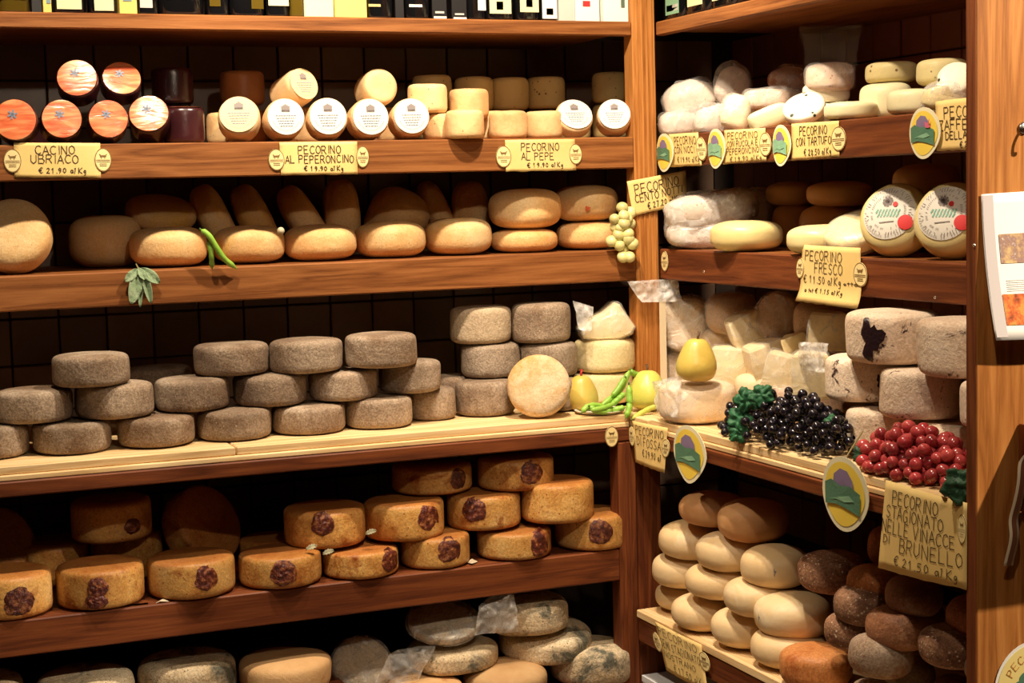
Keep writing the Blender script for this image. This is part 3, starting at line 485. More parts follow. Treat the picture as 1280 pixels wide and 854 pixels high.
('a9', 'pale', 'speck', 'round speckled cheese tied inside a tall clear plastic bag', (0.2198, -0.5514, 1.7377), 0.054, 0.0641, 4, 0, 90),
('a10', 'pale', 'whitefleck', 'pale yellow cheese under the bagged round one', (0.2231, -0.5295, 1.7036), 0.0527, 0.0463, 4, 0, 90),
('a10b', 'pale', 'whitefleck', 'low pale cheese under the yellow one in the middle of the right shelf', (0.22, -0.5418, 1.6555), 0.0516, 0.05, 4, 0, 90),
('a12', 'pale', 'ivory', 'flat cream-yellow cheese in front above the third card, at its right', (0.1124, -0.7932, 1.6499), 0.0561, 0.039, 4, 0, 90),
('a13', 'pale', 'olive', 'upright olive-cream drum with brown specks on the upper layer near the back tiles', (0.2241, -0.7787, 1.7309), 0.0542, 0.0458, 4, 0, 90),
('a14', 'pale', 'ivory', 'large plain ivory cheese below the upright speckled drum', (0.199, -0.794, 1.6693), 0.054, 0.0776, 4, 0, 90),
('a15', 'pale', 'ivory', 'ivory cheese in front right, above the bare stretch of shelf edge', (0.1227, -0.9972, 1.6563), 0.0543, 0.0516, 4, 0, 90),
('a16', 'pale', 'olive', 'speckled ivory drum at the back right of the upright olive one', (0.2012, -0.9812, 1.716), 0.051, 0.0539, 4, 0, 90),
('a17', 'pale', 'whitefleck', 'white black-flecked cheese standing on edge beside the end panel', (0.1216, -1.132, 1.6871), 0.037, 0.0417, 4, -45, 30),
('a15b', 'pale', 'ivory', 'low ivory cheese beneath the black-flecked one beside the end panel', (0.2028, -1.0235, 1.6579), 0.0422, 0.0548, 4, 0, 90)]
STAMPS={'s0': [(-1.429, -0.006, 0.0294, 0.0287)], 's1': [(-1.765, 0.0096, 0.0206, 0.0206), (-1.816, -0.0215, 0.0225, 0.0154)], 's2': [(-1.414, 0.0061, 0.0243, 0.0263)], 's3': [(-1.734, 0.0028, 0.0269, 0.0268)], 's4': [(-0.931, 0.0068, 0.0284, 0.0258)], 's5': [(-1.477, 0.0091, 0.0288, 0.028)], 't4': [(-1.891, 0.0187, 0.0238, 0.0256)], 't5': [(-1.207, 0.0105, 0.0291, 0.0298)], 't6': [(-2.207, 0.0117, 0.0276, 0.0266)], 'u4s': [(-1.197, 0.0051, 0.0229, 0.0248)], 'u5s': [(-1.521, 0.008, 0.0276, 0.0268)], 's6': [(-1.167, 0.0058, 0.0275, 0.0324)], 's7': [(-1.775, 0.0073, 0.0279, 0.029)], 'k2': [(-1.176, -0.0086, 0.0191, 0.0164)]}
GR={'wine':'wine cheeses on the second shelf','whiteface':'small round-faced pecorini on the second shelf','tan':'small drum cheeses on the second shelf','amber':'amber wheels on the third shelf','grey':'grey wheels on the pine boards','yellow':'cheeses in the corner stack','stamp':'stamped wheels on the lower shelf','mould':'mouldy wheels at the bottom','cream':'cream ovals on the lower right shelf','brown':'brown cheeses on the lower right shelf','pomace':'pomace drums on the right boards','fresh':'fresh wheels in the right unit','pale':'small pale cheeses on the upper right shelf','label':'standing labelled wheels'}
WRAPPED={'cb':.004,'cw1':.004,'cw6':.004,'r9':.003,'a9':.003,'w1m':.003,'w8m':.006}
rot={'w4':.5,'w1':0}
for ci,(cid,kind,colr,lab,p,r0,h,n,az,el) in enumerate(CHEESES):
    mat=RIND[colr or kind];u,v_,nn=frame(az,el)
    root=empty('cheese',p,lab,'cheese',GR[kind])
    root.rotation_mode='QUATERNION';root.rotation_quaternion=Matrix((u,v_,nn)).transposed().to_quaternion()
    V,Fc=wheel_mesh('rind',kind,r0,h,n,ci+1,mat);mesh('rind',V,Fc,mat,root)
    top=h/2
    if kind=='wine' and (el<60 or cid=='w8'):
        V,Fc=disc_patch(r0*.93,z=lambda r,t:top*(1-.0*r)+.0012-.002*(r/r0)**6);lb=mesh('face_label',V,Fc,WINEF,root)
        V=[];Fc=[];c0=Vector((-.1*r0,.22*r0,top+.0028));s=r0*.2
        for k in range(6):
            a=k*math.pi/3+.3;strip(V,Fc,c0+Vector((math.cos(a),math.sin(a),0))*s*.2,c0+Vector((math.cos(a),math.sin(a),0))*s,s*.42,Vector((0,0,1)))
        mesh('emblem',V,Fc,BLUEI,lb,smooth=False)
    if kind=='whiteface' and cid!='q2':
        V,Fc=disc_patch(r0*.9,z=lambda r,t:top+.0012-.001*(r/r0)**4);lb=mesh('face_label',V,Fc,YLAB if cid in('p1','q1') else WLAB,root)
        V=[];Fc=[];up=Vector((0,0,1));z=top+.002
        for j in range(5):
            y=.05*r0-j*.13*r0;wd=r0*(.5-.05*j);x=-wd
            rnd=random.Random(ci*7+j)
            while x<wd:
                l=rnd.uniform(.04,.12)*r0;strip(V,Fc,(x,y,z),(min(x+l,wd),y,z),r0*.045,up);x+=l+.05*r0
        for k in range(22):
            a=R(200+k*6.5);strip(V,Fc,(math.cos(a)*r0*.7,math.sin(a)*r0*.7,z),(math.cos(a)*r0*.66,math.sin(a)*r0*.66,z),r0*.02,up)
        mesh('printing',V,Fc,BLUEI,lb,smooth=False)
        V=[];Fc=[];c0=Vector((0,.42*r0,z))
        for k in range(5):strip(V,Fc,c0+Vector(((k-2)*.08*r0,-.16*r0,0)),c0+Vector(((k-2)*.085*r0,.18*r0-abs(k-2)*.05*r0,0)),r0*.085,up)
        strip(V,Fc,c0+Vector((-.18*r0,-.13*r0,0)),c0+Vector((.18*r0,-.13*r0,0)),r0*.07,up)
        mesh('emblem',V,Fc,GREYI,lb,smooth=False)
    if kind=='stamp' and cid in STAMPS:
        for (saz,sz,sw,sh) in STAMPS[cid]:
            V=[];Fc=[];S=24;rg=6;rn=random.Random(ci)
            def pt(q,t):
                jag=1.12+(.05*math.sin(t*5+ci)+.04*math.sin(t*11+2*ci) if q>.7 else 0)
                a=saz+sw*q*jag*math.cos(t)/r0;zz=sz+sh*q*jag*math.sin(t)
                rr=r0*max(.2,1-abs(2*zz/h)**n)**(1/n) if abs(2*zz/h)<1 else r0*.9
                rr+=.0016-.0022*q**5+.0012*math.sin(q*9+t*3)+AMP['stamp']*r0*.55
                return Vector((math.cos(a)*rr,math.sin(a)*rr,zz))
            V.append(pt(0,0))
            for q in range(1,rg+1):
                for k in range(S):V.append(pt(q/rg,2*math.pi*k/S))
            for k in range(S):Fc.append((0,1+k,1+(k+1)%S))
            for q in range(rg-1):
                for k in range(S):a=1+q*S;Fc.append((a+k,a+S+k,a+S+(k+1)%S,a+(k+1)%S))
            tag(mesh('stamp',V,Fc,STAMPM,root),'dark red round stamp')
    if kind=='label':
        V,Fc=disc_patch(r0*.74,rings=8,z=lambda r,t:h/2*max(.05,1-(r/r0)**n)**(1/n)+.0022);lb=mesh('printed_label',V,Fc,WLAB,root)
        V=[];Fc=[];Vg=[];Fg=[];Vr=[];Fr=[];Vb=[];Fb=[];up=Vector((0,0,1));ZL=lambda r:h/2*max(.05,1-(r/r0)**n)**(1/n)+.0034
        rn=random.Random(4)
        def P3(r,a):return Vector((math.cos(a)*r,math.sin(a)*r,ZL(r)))
        for rr in (.70,.50):
            for k in range(60):
                if rn.random()<.25:continue
                a=k*math.pi/30;strip(V,Fc,P3(r0*rr,a),P3(r0*(rr-.05),a+.03),.0010,up)
        for k in range(48):
            a=k*math.pi/24
            if rn.random()<.8:
                strip(V,Fc,P3(r0*.64,a),P3(r0*.57,a+rn.uniform(-.06,.06)),.0012,up)
        for j,(yy,wd) in enumerate(((-.02,.34),(-.13,.28))):
            x=-wd
            while x<wd:
                strip(Vg,Fg,(x*r0,yy*r0,ZL(.3*r0)),((x+.04)*r0,(yy+.09)*r0,ZL(.3*r0)),.0030,up);x+=.09
        strip(V,Fc,(-.2*r0,-.3*r0,ZL(.3*r0)),(.2*r0,-.26*r0,ZL(.3*r0)),.002,up)
        for k in range(9):
            a=k*.7;strip(Vb,Fb,Vector((-.05*r0,.3*r0,ZL(.3*r0))),Vector((-.05*r0+math.cos(a)*.13*r0,.3*r0+math.sin(a)*.13*r0,ZL(.3*r0))),.005,up)
        mesh('printing',V,Fc,GREYI,lb,smooth=False);mesh('green_script',Vg,Fg,GREENI,lb,smooth=False);mesh('emblem',Vb,Fb,GREYI,lb,smooth=False)
        sv,sf=disc_patch(r0*.2);sx,sy=.52*r0,-.28*r0;zz=ZL(math.hypot(sx,sy))+.0015
        tag(mesh('seal',[Vector((q.x+sx,q.y+sy,ZL(min(r0*.97,math.hypot(q.x+sx,q.y+sy)))+.0012)) for q in sv],sf,REDI,root),'round red seal')
        sv,sf=disc_patch(r0*.07);mesh('small_seal',[Vector((q.x+.18*r0,q.y+.22*r0,ZL(.3*r0)+.0006)) for q in sv],sf,REDI,lb)
    if cid in WRAPPED:
        g=WRAPPED[cid];V,Fc=wheel_mesh('film_wrap',kind,r0,h,n,ci+50,FILM,grow=g,amp=.07);mesh('film_wrap',V,Fc,FILM,root)
        if cid in('a9','w8m','cb'):pass
# ink marks on two large pale ovals, dark blotch on the top pomace drum
def side_mark(cidx,px_dir,w_,h_,m,name,jag=.25,zoff=0):
    for o in bpy.data.objects:
        if o.get('label')==cidx:
            root=o;break
    c=[x for x in CHEESES if x[3]==cidx][0];r0,h,n=c[5],c[6],c[7]
    V=[];Fc=[];S=28
    def pt(q,t):
        j=1+jag*math.sin(3*t+1)+jag*.6*math.sin(7*t)
        a=px_dir+w_*q*j*math.cos(t)/r0;zz=zoff+h_*q*j*math.sin(t)
        rr=r0*max(.1,1-abs(2*zz/h)**n)**(1/n)+.0022+AMP[c[1]]*r0*.55
        return Vector((math.cos(a)*rr,math.sin(a)*rr,zz))
    V.append(pt(0,0))
    for q in range(1,6):
        for k in range(S):V.append(pt(q/5,2*math.pi*k/S))
    for k in range(S):Fc.append((0,1+k,1+(k+1)%S))
    for q in range(4):
        for k in range(S):a=1+q*S;Fc.append((a+k,a+S+k,a+S+(k+1)%S,a+(k+1)%S))
    mesh(name,V,Fc,m,root)
BLOT=plain('pomace_black',(.02,.008,.010),.35,bump=.8,bs=150)
J1L=[x for x in CHEESES if x[0]=='J1'][0]
side_mark(J1L[3],math.atan2(-.42,-1.02)+.1,.020,.038,BLOT,'pomace_blotch',.34)
for k_ in('J3','J8'):
    L_=[x for x in CHEESES if x[0]==k_][0];side_mark(L_[3],math.atan2(-.80,-.60)+.35,.007,.012,BLOT,'pomace_blotch',.3,.0)
L_=[x for x in CHEESES if x[0]=='g11'][0];side_mark(L_[3],-1.95,.006,.006,plain('red_spot',(.55,.10,.03),.5),'red_spot',.25,-.012)
for k_ in('p4r','q3r'):
    L_=[x for x in CHEESES if x[0]==k_][0];side_mark(L_[3],-2.13-(.95 if k_=='p4r' else 0),.0022,.007,GREYI,'ink_mark',.4,.004)
# ---------------------------------------------------------------- setting: walls, tiles, floor
XL,YB,XR=-2.35,.50,.567
def struct(o):o['kind']='structure';return o
wb=struct(box('wall_back',XL-.3,XR+.06,YB+.012,YB+.1,0,2.7,GROUT,b=0))
tm=None;T=.1175;rn=random.Random(5)
def tilemesh(axis):
    g=.0022;v,f=boxg(-T/2+g,T/2-g,-.006,.006,-T/2+g,T/2-g,.0018)
    if axis=='y':v=[(q[1],q[0],q[2]) for q in v]
    o=mesh('tmp',v,f,TILE if axis=='x' else TILER,smooth=False);fixn(o);me=o.data;bpy.data.objects.remove(o);return me
tmx=tilemesh('x');tmy=tilemesh('y')
for i in range(-6,17):
    for j in range(-6,8):
        x=-1.487+T*(i+.5);z=1.100+T*(j+.5)
        if x<XL+T/2 or x>XR-T/2 or z<.42 or z>1.92:continue
        o=bpy.data.objects.new('tile',tmx);col.objects.link(o);o.parent=wb;o.location=(x,YB+.006+rn.uniform(-.0012,.0012),z);o.rotation_euler=(rn.uniform(-.006,.006),0,rn.uniform(-.006,.006))
wr=struct(box('wall_right',XR+.012,XR+.1,-1.6,YB+.1,0,2.7,GROUT,b=0))
for i in range(0,19):
    for j in range(-5,8):
        y=.43-T*i;z=1.100+T*(j+.5)
        if y<-1.45 or z<.5 or z>1.92:continue
        o=bpy.data.objects.new('tile',tmy);col.objects.link(o);o.parent=wr;o.location=(XR+.006+rn.uniform(-.0012,.0012),y,z);o.rotation_euler=(0,rn.uniform(-.006,.006),rn.uniform(-.006,.006))
struct(box('floor',-4,2.5,-5,1,-.06,0,plain('floor_stone',(.22,.15,.10),.5,bump=.2,bs=8),b=0))
# ---------------------------------------------------------------- left shelving unit
lu=empty('shelving_unit',(XL,0,0),'long wooden wall shelving on the left filled with cheeses','shelving')
def part(name,x0,x1,y0,y1,z0,z1,m,root,b=.003,label=None):
    lx,ly,lz=root.location;cx,cy,cz=(x0+x1)/2,(y0+y1)/2,(z0+z1)/2
    o=box(name,x0-cx,x1-cx,y0-cy,y1-cy,z0-cz,z1-cz,m,root,b);o.location=(cx-lx,cy-ly,cz-lz)
    if label:o['label']=label
    return o
D0=-.181
for (zt,zb) in ((1.917,1.882),(1.6305,1.552),(1.346,1.268)):
    part('shelf_board',XL,.0,.022,YB-.002,zt-.024,zt-.0005,WR('X'),lu,b=.001)
    part('shelf_front',XL,.0,0,.0215,zb,zt,WR('X'),lu)
part('shelf_board',XL,-.155,D0+.022,YB-.002,.892,.9225,WR('X'),lu,b=.001)
part('shelf_front',XL,-.114,D0,D0+.0215,.890,.9225,WD('X'),lu)
part('shelf_board',XL,-.155,D0+.022,YB-.002,.60,.6245,WD('X'),lu,b=.001)
part('shelf_front',XL,-.150,D0,D0+.0215,.548,.625,WD('X'),lu)
part('shelf_board',XL,-.155,D0,YB-.002,.255,.2845,WD('X'),lu,b=.002)
part('side_panel',XL-.025,XL,D0,YB,0,2.2,WR('Z'),lu)
part('top_board',XL,0,0,YB-.002,2.26,2.29,WR('X'),lu)
# corner posts
cp=empty('corner_post',(.0335,0,.96),'fluted wooden corner post between the left and right shelving','post')
part('post_body',0.001,.066,.0,.05,.962,2.3,WP('Z'),cp,b=.003)
for k in range(4):part('fluting',.010+k*.0135,.0165+k*.0135,-.0025,.001,.965,2.3,WP('Z'),cp,b=.001)
lp=empty('corner_post',(-.125,D0,0),'dark red lower post below the pine boards in the corner','post')
part('post_body',-.1495,-.1005,D0,D0+.05,0,.888,WD('Z'),lp,b=.003)
part('post_strip',-.131,-.118,D0-.003,D0+.001,0,.888,WD('Z'),lp,b=.001)
part('post_inner',-.098,-.03,D0+.01,D0+.04,0,.888,WD('Z'),lp,b=.002)
# ---------------------------------------------------------------- right shelving unit
ru=empty('shelving_unit',(.067,-.7,0),'wooden shelving on the right running toward the end panel','shelving')
YE=-1.469
for (zt,zb) in ((1.917,1.882),(1.6305,1.552),(1.346,1.268)):
    part('shelf_board',.089,XR-.002,YE,-.0,zt-.024,zt-.0005,WR('Y'),ru,b=.001)
    part('shelf_front',.067,.0885,YE,-.0005,zb,zt,WR('Y') if zt>1.9 else WD('Y'),ru)  # darker wood on the lower two fronts imitates shade from grazing light
part('shelf_board',-.092,XR-.002,YE,D0+.06,.892,.9225,WR('Y'),ru,b=.001)
part('shelf_front',-.114,-.0925,YE,D0-.005,.890,.9225,WD('Y'),ru)
part('shelf_board',-.092,XR-.002,YE,D0-.012,.44,.4735,WB('Y'),ru,b=.001,label='lighter orange pine lower shelf')
part('shelf_front',-.114,-.0925,YE,D0-.012,.455,.4735,WB('Y'),ru,b=.002,label='lighter orange pine edge')
part('shelf_rail',-.110,-.0925,YE,D0-.012,.395,.4545,WD('Y'),ru)
part('shelf_board',-.092,XR-.002,YE,D0-.012,.20,.225,WD('Y'),ru)
part('top_board',.067,XR-.002,YE,0,2.26,2.29,WR('Y'),ru)
ep=empty('end_panel',(.2,-1.483,0),'broad wooden end panel at the right with a white flyer pinned on it','panel')
part('panel_board',-.118,.62,-1.496,-1.4705,0,2.35,WP('Z'),ep,b=.0015)
part('panel_edge',-.1195,-.1182,-1.4955,-1.471,0,2.35,WD('Z'),ep,b=0,label='dark red side edge')
# loose pine boards on the counter
def loose(lab,x0,x1,y0,y1,z0,z1,ax,m=WB):
    r=empty('pine_board',((x0+x1)/2,(y0+y1)/2,z0),lab,'board','pine boards on the counter');part('plank',x0,x1,y0,y1,z0,z1,m(ax),r,b=.0025)
loose('bright pine board under the grey wheels, left of the seam',XL,-1.082,-.172,.10,.9360,.9545,'X')
loose('bright pine board under the grey wheels, right of the seam to the corner',-1.079,-.115,-.172,.10,.9360,.9545,'X')
loose('thinner pine board lying under the bright ones along the counter edge',XL,-.115,-.178,.10,.9232,.9358,'X')
loose('back pine board of the left counter behind the grey wheels',XL,.0,.104,.49,.9232,.9545,'X')
loose('bright pine board in front on the right counter under the grapes',-.108,.16,-1.465,-.275,.9360,.9545,'Y')
loose('lower pine board on the right counter edge',-.112,.16,-1.465,-.27,.9232,.9358,'Y')
loose('back pine board of the right counter behind the wedges',.163,.555,-1.465,.098,.9232,.9545,'Y')
loose('short pine board in the corner under the pods and pears',-.108,.16,-.262,-.002,.9232,.9500,'Y')
# ---------------------------------------------------------------- hand lettering
GLY={'A':[[(0,0),(2,6),(4,0)],[(.8,2.2),(3.2,2.2)]],'B':[[(0,0),(0,6),(2.6,6),(3.2,5),(2.6,3.4),(0,3.2)],[(2.4,3.3),(3.8,2),(3,0),(0,0)]],
'C':[[(3.6,5.2),(2.4,6),(.9,5.4),(0,3),(.8,.6),(2.3,0),(3.7,.9)]],'D':[[(0,0),(0,6),(2,5.8),(3.7,4),(3.7,2),(2,.2),(0,0)]],
'E':[[(3.2,6),(0,6),(0,0),(3.4,0)],[(0,3.1),(2.6,3.1)]],'F':[[(3.4,6),(0,6),(0,0)],[(0,3.1),(2.6,3.1)]],
'G':[[(3.6,5.2),(2.4,6),(.9,5.4),(0,3),(.8,.6),(2.3,0),(3.6,.9),(3.6,2.8),(2.2,2.8)]],'I':[[(1,0),(1,6)]],'K':[[(0,0),(0,6)],[(3.4,6),(0,2.6),(3.6,0)]],
'L':[[(0,6),(0,0),(3.2,0)]],'M':[[(0,0),(.3,6),(2,2),(3.7,6),(4,0)]],'N':[[(0,0),(0,6),(3.4,0),(3.4,6)]],
'O':[[(1.9,6),(.5,5),(0,3),(.5,1),(1.9,0),(3.3,1),(3.8,3),(3.3,5),(1.9,6)]],'P':[[(0,0),(0,6),(2.6,6),(3.4,4.8),(2.6,3.2),(0,2.9)]],
'R':[[(0,0),(0,6),(2.6,6),(3.4,4.8),(2.6,3.2),(0,2.9)],[(1.6,3),(3.6,0)]],'S':[[(3.4,5.3),(1.9,6),(.4,5),(.8,3.5),(2.8,2.6),(3.4,1.2),(2,0),(.2,.8)]],
'T':[[(0,6),(4,6)],[(2,6),(2,0)]],'U':[[(0,6),(0,1.6),(1.6,0),(3.3,1.4),(3.3,6)]],'V':[[(0,6),(2,0),(4,6)]],'Z':[[(0,6),(3.6,6),(0,0),(3.8,0)]],
'€':[[(3.6,5.4),(2.2,6),(.8,4.8),(.5,3),(.9,1),(2.2,0),(3.6,.8)],[(-.3,3.6),(2.6,3.6)],[(-.3,2.5),(2.4,2.5)]],
'0':[[(1.7,5.4),(.5,4.3),(.3,2),(1.5,.3),(2.8,1.4),(3,3.8),(1.7,5.4)]],'1':[[(.4,4),(1.6,5.5),(1.5,0)]],'2':[[(.2,4.4),(1.6,5.5),(2.9,4.3),(2,2.6),(.2,.2),(3.2,.2)]],
'5':[[(3,5.4),(.8,5.4),(.5,3.2),(2.2,3.3),(3,1.8),(2,.2),(.2,.4)]],'7':[[(.2,5.4),(3,5.4),(1.2,0)]],'8':[[(1.6,2.9),(.4,4.3),(1.6,5.5),(2.7,4.3),(1.6,2.9),(.3,1.4),(1.6,.1),(3,1.3),(1.6,2.9)]],
'9':[[(2.9,3.6),(1.6,2.6),(.4,3.8),(1.5,5.4),(2.8,4.6),(2.8,2),(1.4,0)]],'.':[[(.4,.4),(.9,0)]],',':[[(.8,.5),(.3,-.9)]],
'a':[[(2.6,3),(1,3.2),(.2,1.6),(1.2,.1),(2.5,1.2),(2.6,3),(2.9,0)]],'l':[[(.8,0),(1.6,5.5),(.6,5.0)]],'g':[[(2.4,2.8),(1,3),(.3,1.6),(1.4,.4),(2.4,2.2),(2.2,-1.6),(.6,-2)]],
'n':[[(0,0),(.2,2.8),(1.6,2.8),(2.2,0)]],'o':[[(1.1,2.8),(.1,1.4),(1.1,0),(2.1,1.4),(1.1,2.8)]],'t':[[(1,5),(1,0)],[(0,3.2),(2,3.2)]],'i':[[(.6,0),(.6,2.8)]]}
ADV={'I':2.4,'.':1.9,',':1.6,' ':2.6,'l':2.2,'i':1.6,'M':5,'n':3,'o':2.9,'t':2.6,'a':3.6,'g':3.2}
def lettering(lines,P,thick,m,parent,seed=0,name='lettering'):
    """lines: (text,u0,u1,vbase,vheight) in card space; P(u,v,lift) -> point"""
    rn=random.Random(seed);V=[];Fc=[]
    for (tx,u0,u1,vb,vh) in lines:
        tot=sum(ADV.get(c,4.9) for c in tx)-1.;k=(u1-u0)/tot;x=0
        for c in tx:
            dy=rn.uniform(-.05,.05)*vh;sk=rn.uniform(-.02,.02)
            for st in GLY.get(c,[]):
                pts=[P(u0+k*(x+a+sk*b),vb+dy+vh*b/6,.0010) for a,b in st]
                for a,b in zip(pts[:-1],pts[1:]):
                    nrm=(P(.5,.5,.01)-P(.5,.5,0)).normalized();strip(V,Fc,a,b,thick,nrm)
            x+=ADV.get(c,4.9)
    return mesh(name,V,Fc,m,parent,smooth=False)
def oval(P,cu,cv,ru_,rv,parent,lift=.0016,name='oval_seal'):
    V=[];Fc=[];mi=[];S=28
    ring=lambda q:[P(cu+ru_*q*math.cos(2*math.pi*k/S),cv+rv*q*math.sin(2*math.pi*k/S),lift) for k in range(S)]
    for q in(1,.91,.62):V+=ring(q)
    V+=[P(cu+ru_*math.cos(2*math.pi*k/S),cv+rv*math.sin(2*math.pi*k/S),lift-.0012) for k in range(S)]
    V.append(P(cu,cv,lift))
    for k in range(S):
        k2=(k+1)%S
        Fc.append((k,k2,S+k2,S+k));mi.append(1)
        Fc.append((S+k,S+k2,2*S+k2,2*S+k));mi.append(0)
        Fc.append((2*S+k,2*S+k2,4*S));mi.append(0)
        Fc.append((3*S+k,3*S+k2,k2,k));mi.append(0)
    o=mesh(name,V,Fc,[SEALC,SEALD],parent,smooth=False,mi=mi)
    V=[];Fc=[];nrm=(P(.5,.5,.01)-P(.5,.5,0)).normalized()
    w_=(P(cu+ru_,cv,0)-P(cu,cv,0)).length
    q=lambda a,b:P(cu+ru_*a,cv+rv*b,lift+.0006)
    strip(V,Fc,q(-.3,.3),q(.3,.32),w_*.22,nrm);strip(V,Fc,q(-.42,.46),q(-.2,.3),w_*.1,nrm);strip(V,Fc,q(.42,.46),q(.2,.3),w_*.1,nrm)
    strip(V,Fc,q(-.2,.25),q(-.2,.12),w_*.08,nrm);strip(V,Fc,q(.2,.25),q(.2,.12),w_*.08,nrm)
    for b in(-.02,-.16):strip(V,Fc,q(-.8,b),q(.8,b),w_*.06,nrm)
    for b in(-.34,-.5):strip(V,Fc,q(-.4,b),q(.4,b),w_*.07,nrm)
    mesh('mark',V,Fc,SEALD,o,smooth=False);return o
def card(lab,q,lines,ovals=(),bend=.004,curl=0,thick=.0017,seed=0,name='price_card',extra=None):
    """q: TL TR BR BL corners in world"""
    TL,TR,BR,BL=[Vector(p) for p in q];c=(TL+TR+BR+BL)/4
    nrm=(TR-TL).cross(BL-TL).normalized()
    nrm=-nrm if nrm.dot(Vector((-1.85,-3.7,1.5))-c)<0 else nrm
    root=empty(name,c,lab,'price card','yellow price cards')
    def P(u,v,lift=0):
        p=(TL*(1-u)+TR*u)*v+(BL*(1-u)+BR*u)*(1-v)-c
        b=bend*(4*u*(1-u))*.6+bend*math.sin(3*math.pi*u+seed)*.25*(1-v)+curl*(max(0,.35-v)/.35)**2
        return p+nrm*(b+lift+.0016)
    nu,nv=14,10;V=[P(i/nu,j/nv) for j in range(nv+1) for i in range(nu+1)]+[P(i/nu,j/nv,-.0008) for j in range(nv+1) for i in range(nu+1)]
    rn=random.Random(seed)
    K=(nu+1)*(nv+1);Fc=[]
    for i in range(1,nu):
        d=Vector((0,0,rn.uniform(-.0012,.0012)));V[i]=V[i]+d;V[K+i]=V[K+i]+d
    for j in range(nv):
        for i in range(nu):
            a=j*(nu+1)+i;Fc.append((a,a+1,a+nu+2,a+nu+1));Fc.append((K+a,K+a+nu+1,K+a+nu+2,K+a+1))
    edge=[j*(nu+1) for j in range(nv+1)]+[nv*(nu+1)+i for i in range(1,nu+1)]+[j*(nu+1)+nu for j in range(nv-1,-1,-1)]+[i for i in range(nu-1,0,-1)]
    for a,b in zip(edge,edge[1:]+edge[:1]):Fc.append((a,b,K+b,K+a))
    fixn(mesh('paper',V,Fc,PAPER,root,smooth=True))
    lettering(lines,P,thick,INK,root,seed)
    for (cu,cv,ru_,rv) in ovals:oval(P,cu,cv,ru_,rv,root)
    return root,P
card('yellow card reading CACINO UBRIACO on the left shelf edge',[(-1.5023,-0.001,1.6354),(-1.3184,-0.001,1.6321),(-1.3204,-0.001,1.5554),(-1.5045,-0.001,1.5602)],[('CACINO', 0.24, 0.7, 0.67, 0.24), ('UBRIACO', 0.19, 0.74, 0.41, 0.24), ('€ 21.90 al Kg', 0.28, 0.82, 0.13, 0.16)],[(-0.02, 0.48, 0.1, 0.34), (1.03, 0.52, 0.1, 0.34)])
card('yellow card reading PECORINO AL PEPERONCINO on the left shelf edge',[(-0.913,-0.001,1.6286),(-0.7265,-0.001,1.6281),(-0.7274,-0.001,1.5513),(-0.9122,-0.001,1.5532)],[('PECORINO', 0.23, 0.78, 0.64, 0.24), ('AL PEPERONCINO', 0.06, 0.95, 0.36, 0.23), ('€ 19.90 al Kg', 0.3, 0.8, 0.12, 0.15)],[(-0.05, 0.47, 0.1, 0.33), (1.07, 0.53, 0.085, 0.33)],seed=1)
card('yellow card reading PECORINO AL PEPE on the left shelf edge',[(-0.351,-0.001,1.6271),(-0.1646,-0.001,1.6268),(-0.1622,-0.001,1.5497),(-0.3511,-0.001,1.5495)],[('PECORINO', 0.22, 0.76, 0.64, 0.24), ('AL PEPE', 0.22, 0.68, 0.36, 0.22), ('€ 19.90 al Kg', 0.3, 0.8, 0.12, 0.15)],[(-0.03, 0.48, 0.105, 0.34), (1.0, 0.52, 0.095, 0.33)],seed=2)
card('tilted yellow card reading PECORINO CENTO NOTTI pinned on the corner post',[(-0.0253,-0.006,1.5189),(0.1429,-0.006,1.5437),(0.1448,-0.006,1.4621),(-0.0099,-0.006,1.431)],[('PECORINO', 0.1, 0.86, 0.6, 0.27), ('CENTO NOTTI', 0.08, 0.92, 0.35, 0.22), ('€ 27.20 al Kg', 0.28, 0.86, 0.1, 0.19)],[],seed=3,thick=.0021)
card('yellow card reading PECORINO CON NOCI, first on the right upper shelf edge',[(0.066,-0.0638,1.6334),(0.066,-0.2165,1.6317),(0.066,-0.2338,1.5516),(0.066,-0.0693,1.5517)],[('PECORINO', 0.22, 0.92, 0.66, 0.24), ('CON NOCI', 0.2, 0.85, 0.4, 0.2), ('€ 19.90 al Kg', 0.3, 0.95, 0.12, 0.17)],[(1.05, 0.5, 0.14, 0.36)],seed=4)
card('yellow card reading PECORINO CON RUCOLA E PEPERONCINO on the right upper shelf edge',[(0.066,-0.3441,1.6308),(0.066,-0.5269,1.6279),(0.066,-0.532,1.5548),(0.066,-0.3343,1.5509)],[('PECORINO', 0.1, 0.84, 0.72, 0.2), ('CON RUCOLA E', 0.1, 0.84, 0.5, 0.17), ('PEPERONCINO', 0.1, 0.86, 0.28, 0.17), ('€ 19.90 al Kg', 0.2, 0.9, 0.06, 0.15)],[(1.0, 0.5, 0.12, 0.36)],seed=5,thick=.0014)
card('yellow card reading PECORINO CON TARTUFO on the right upper shelf edge',[(0.066,-0.6368,1.6315),(0.066,-0.8187,1.6292),(0.066,-0.8206,1.5551),(0.066,-0.6352,1.552)],[('PECORINO', 0.2, 0.78, 0.66, 0.24), ('CON TARTUFO', 0.12, 0.86, 0.38, 0.22), ('€ 28.50 al Kg', 0.3, 0.85, 0.1, 0.18)],[(1.0, 0.5, 0.13, 0.34)],seed=6)
card('yellow card reading PECORINO ZAFFERANO, partly hidden behind the end panel edge',[(0.066,-1.1425,1.6489),(0.066,-1.3179,1.651),(0.066,-1.3181,1.5558),(0.066,-1.147,1.5558)],[('PECORINO', 0.16, 0.94, 0.64, 0.22), ('ZAFFERANO', 0.06, 0.97, 0.4, 0.2), ('DELLA VALLE', 0.18, 0.95, 0.22, 0.15), ('€ 21.90 al Kg', 0.42, 0.95, 0.04, 0.13)],[],seed=7)
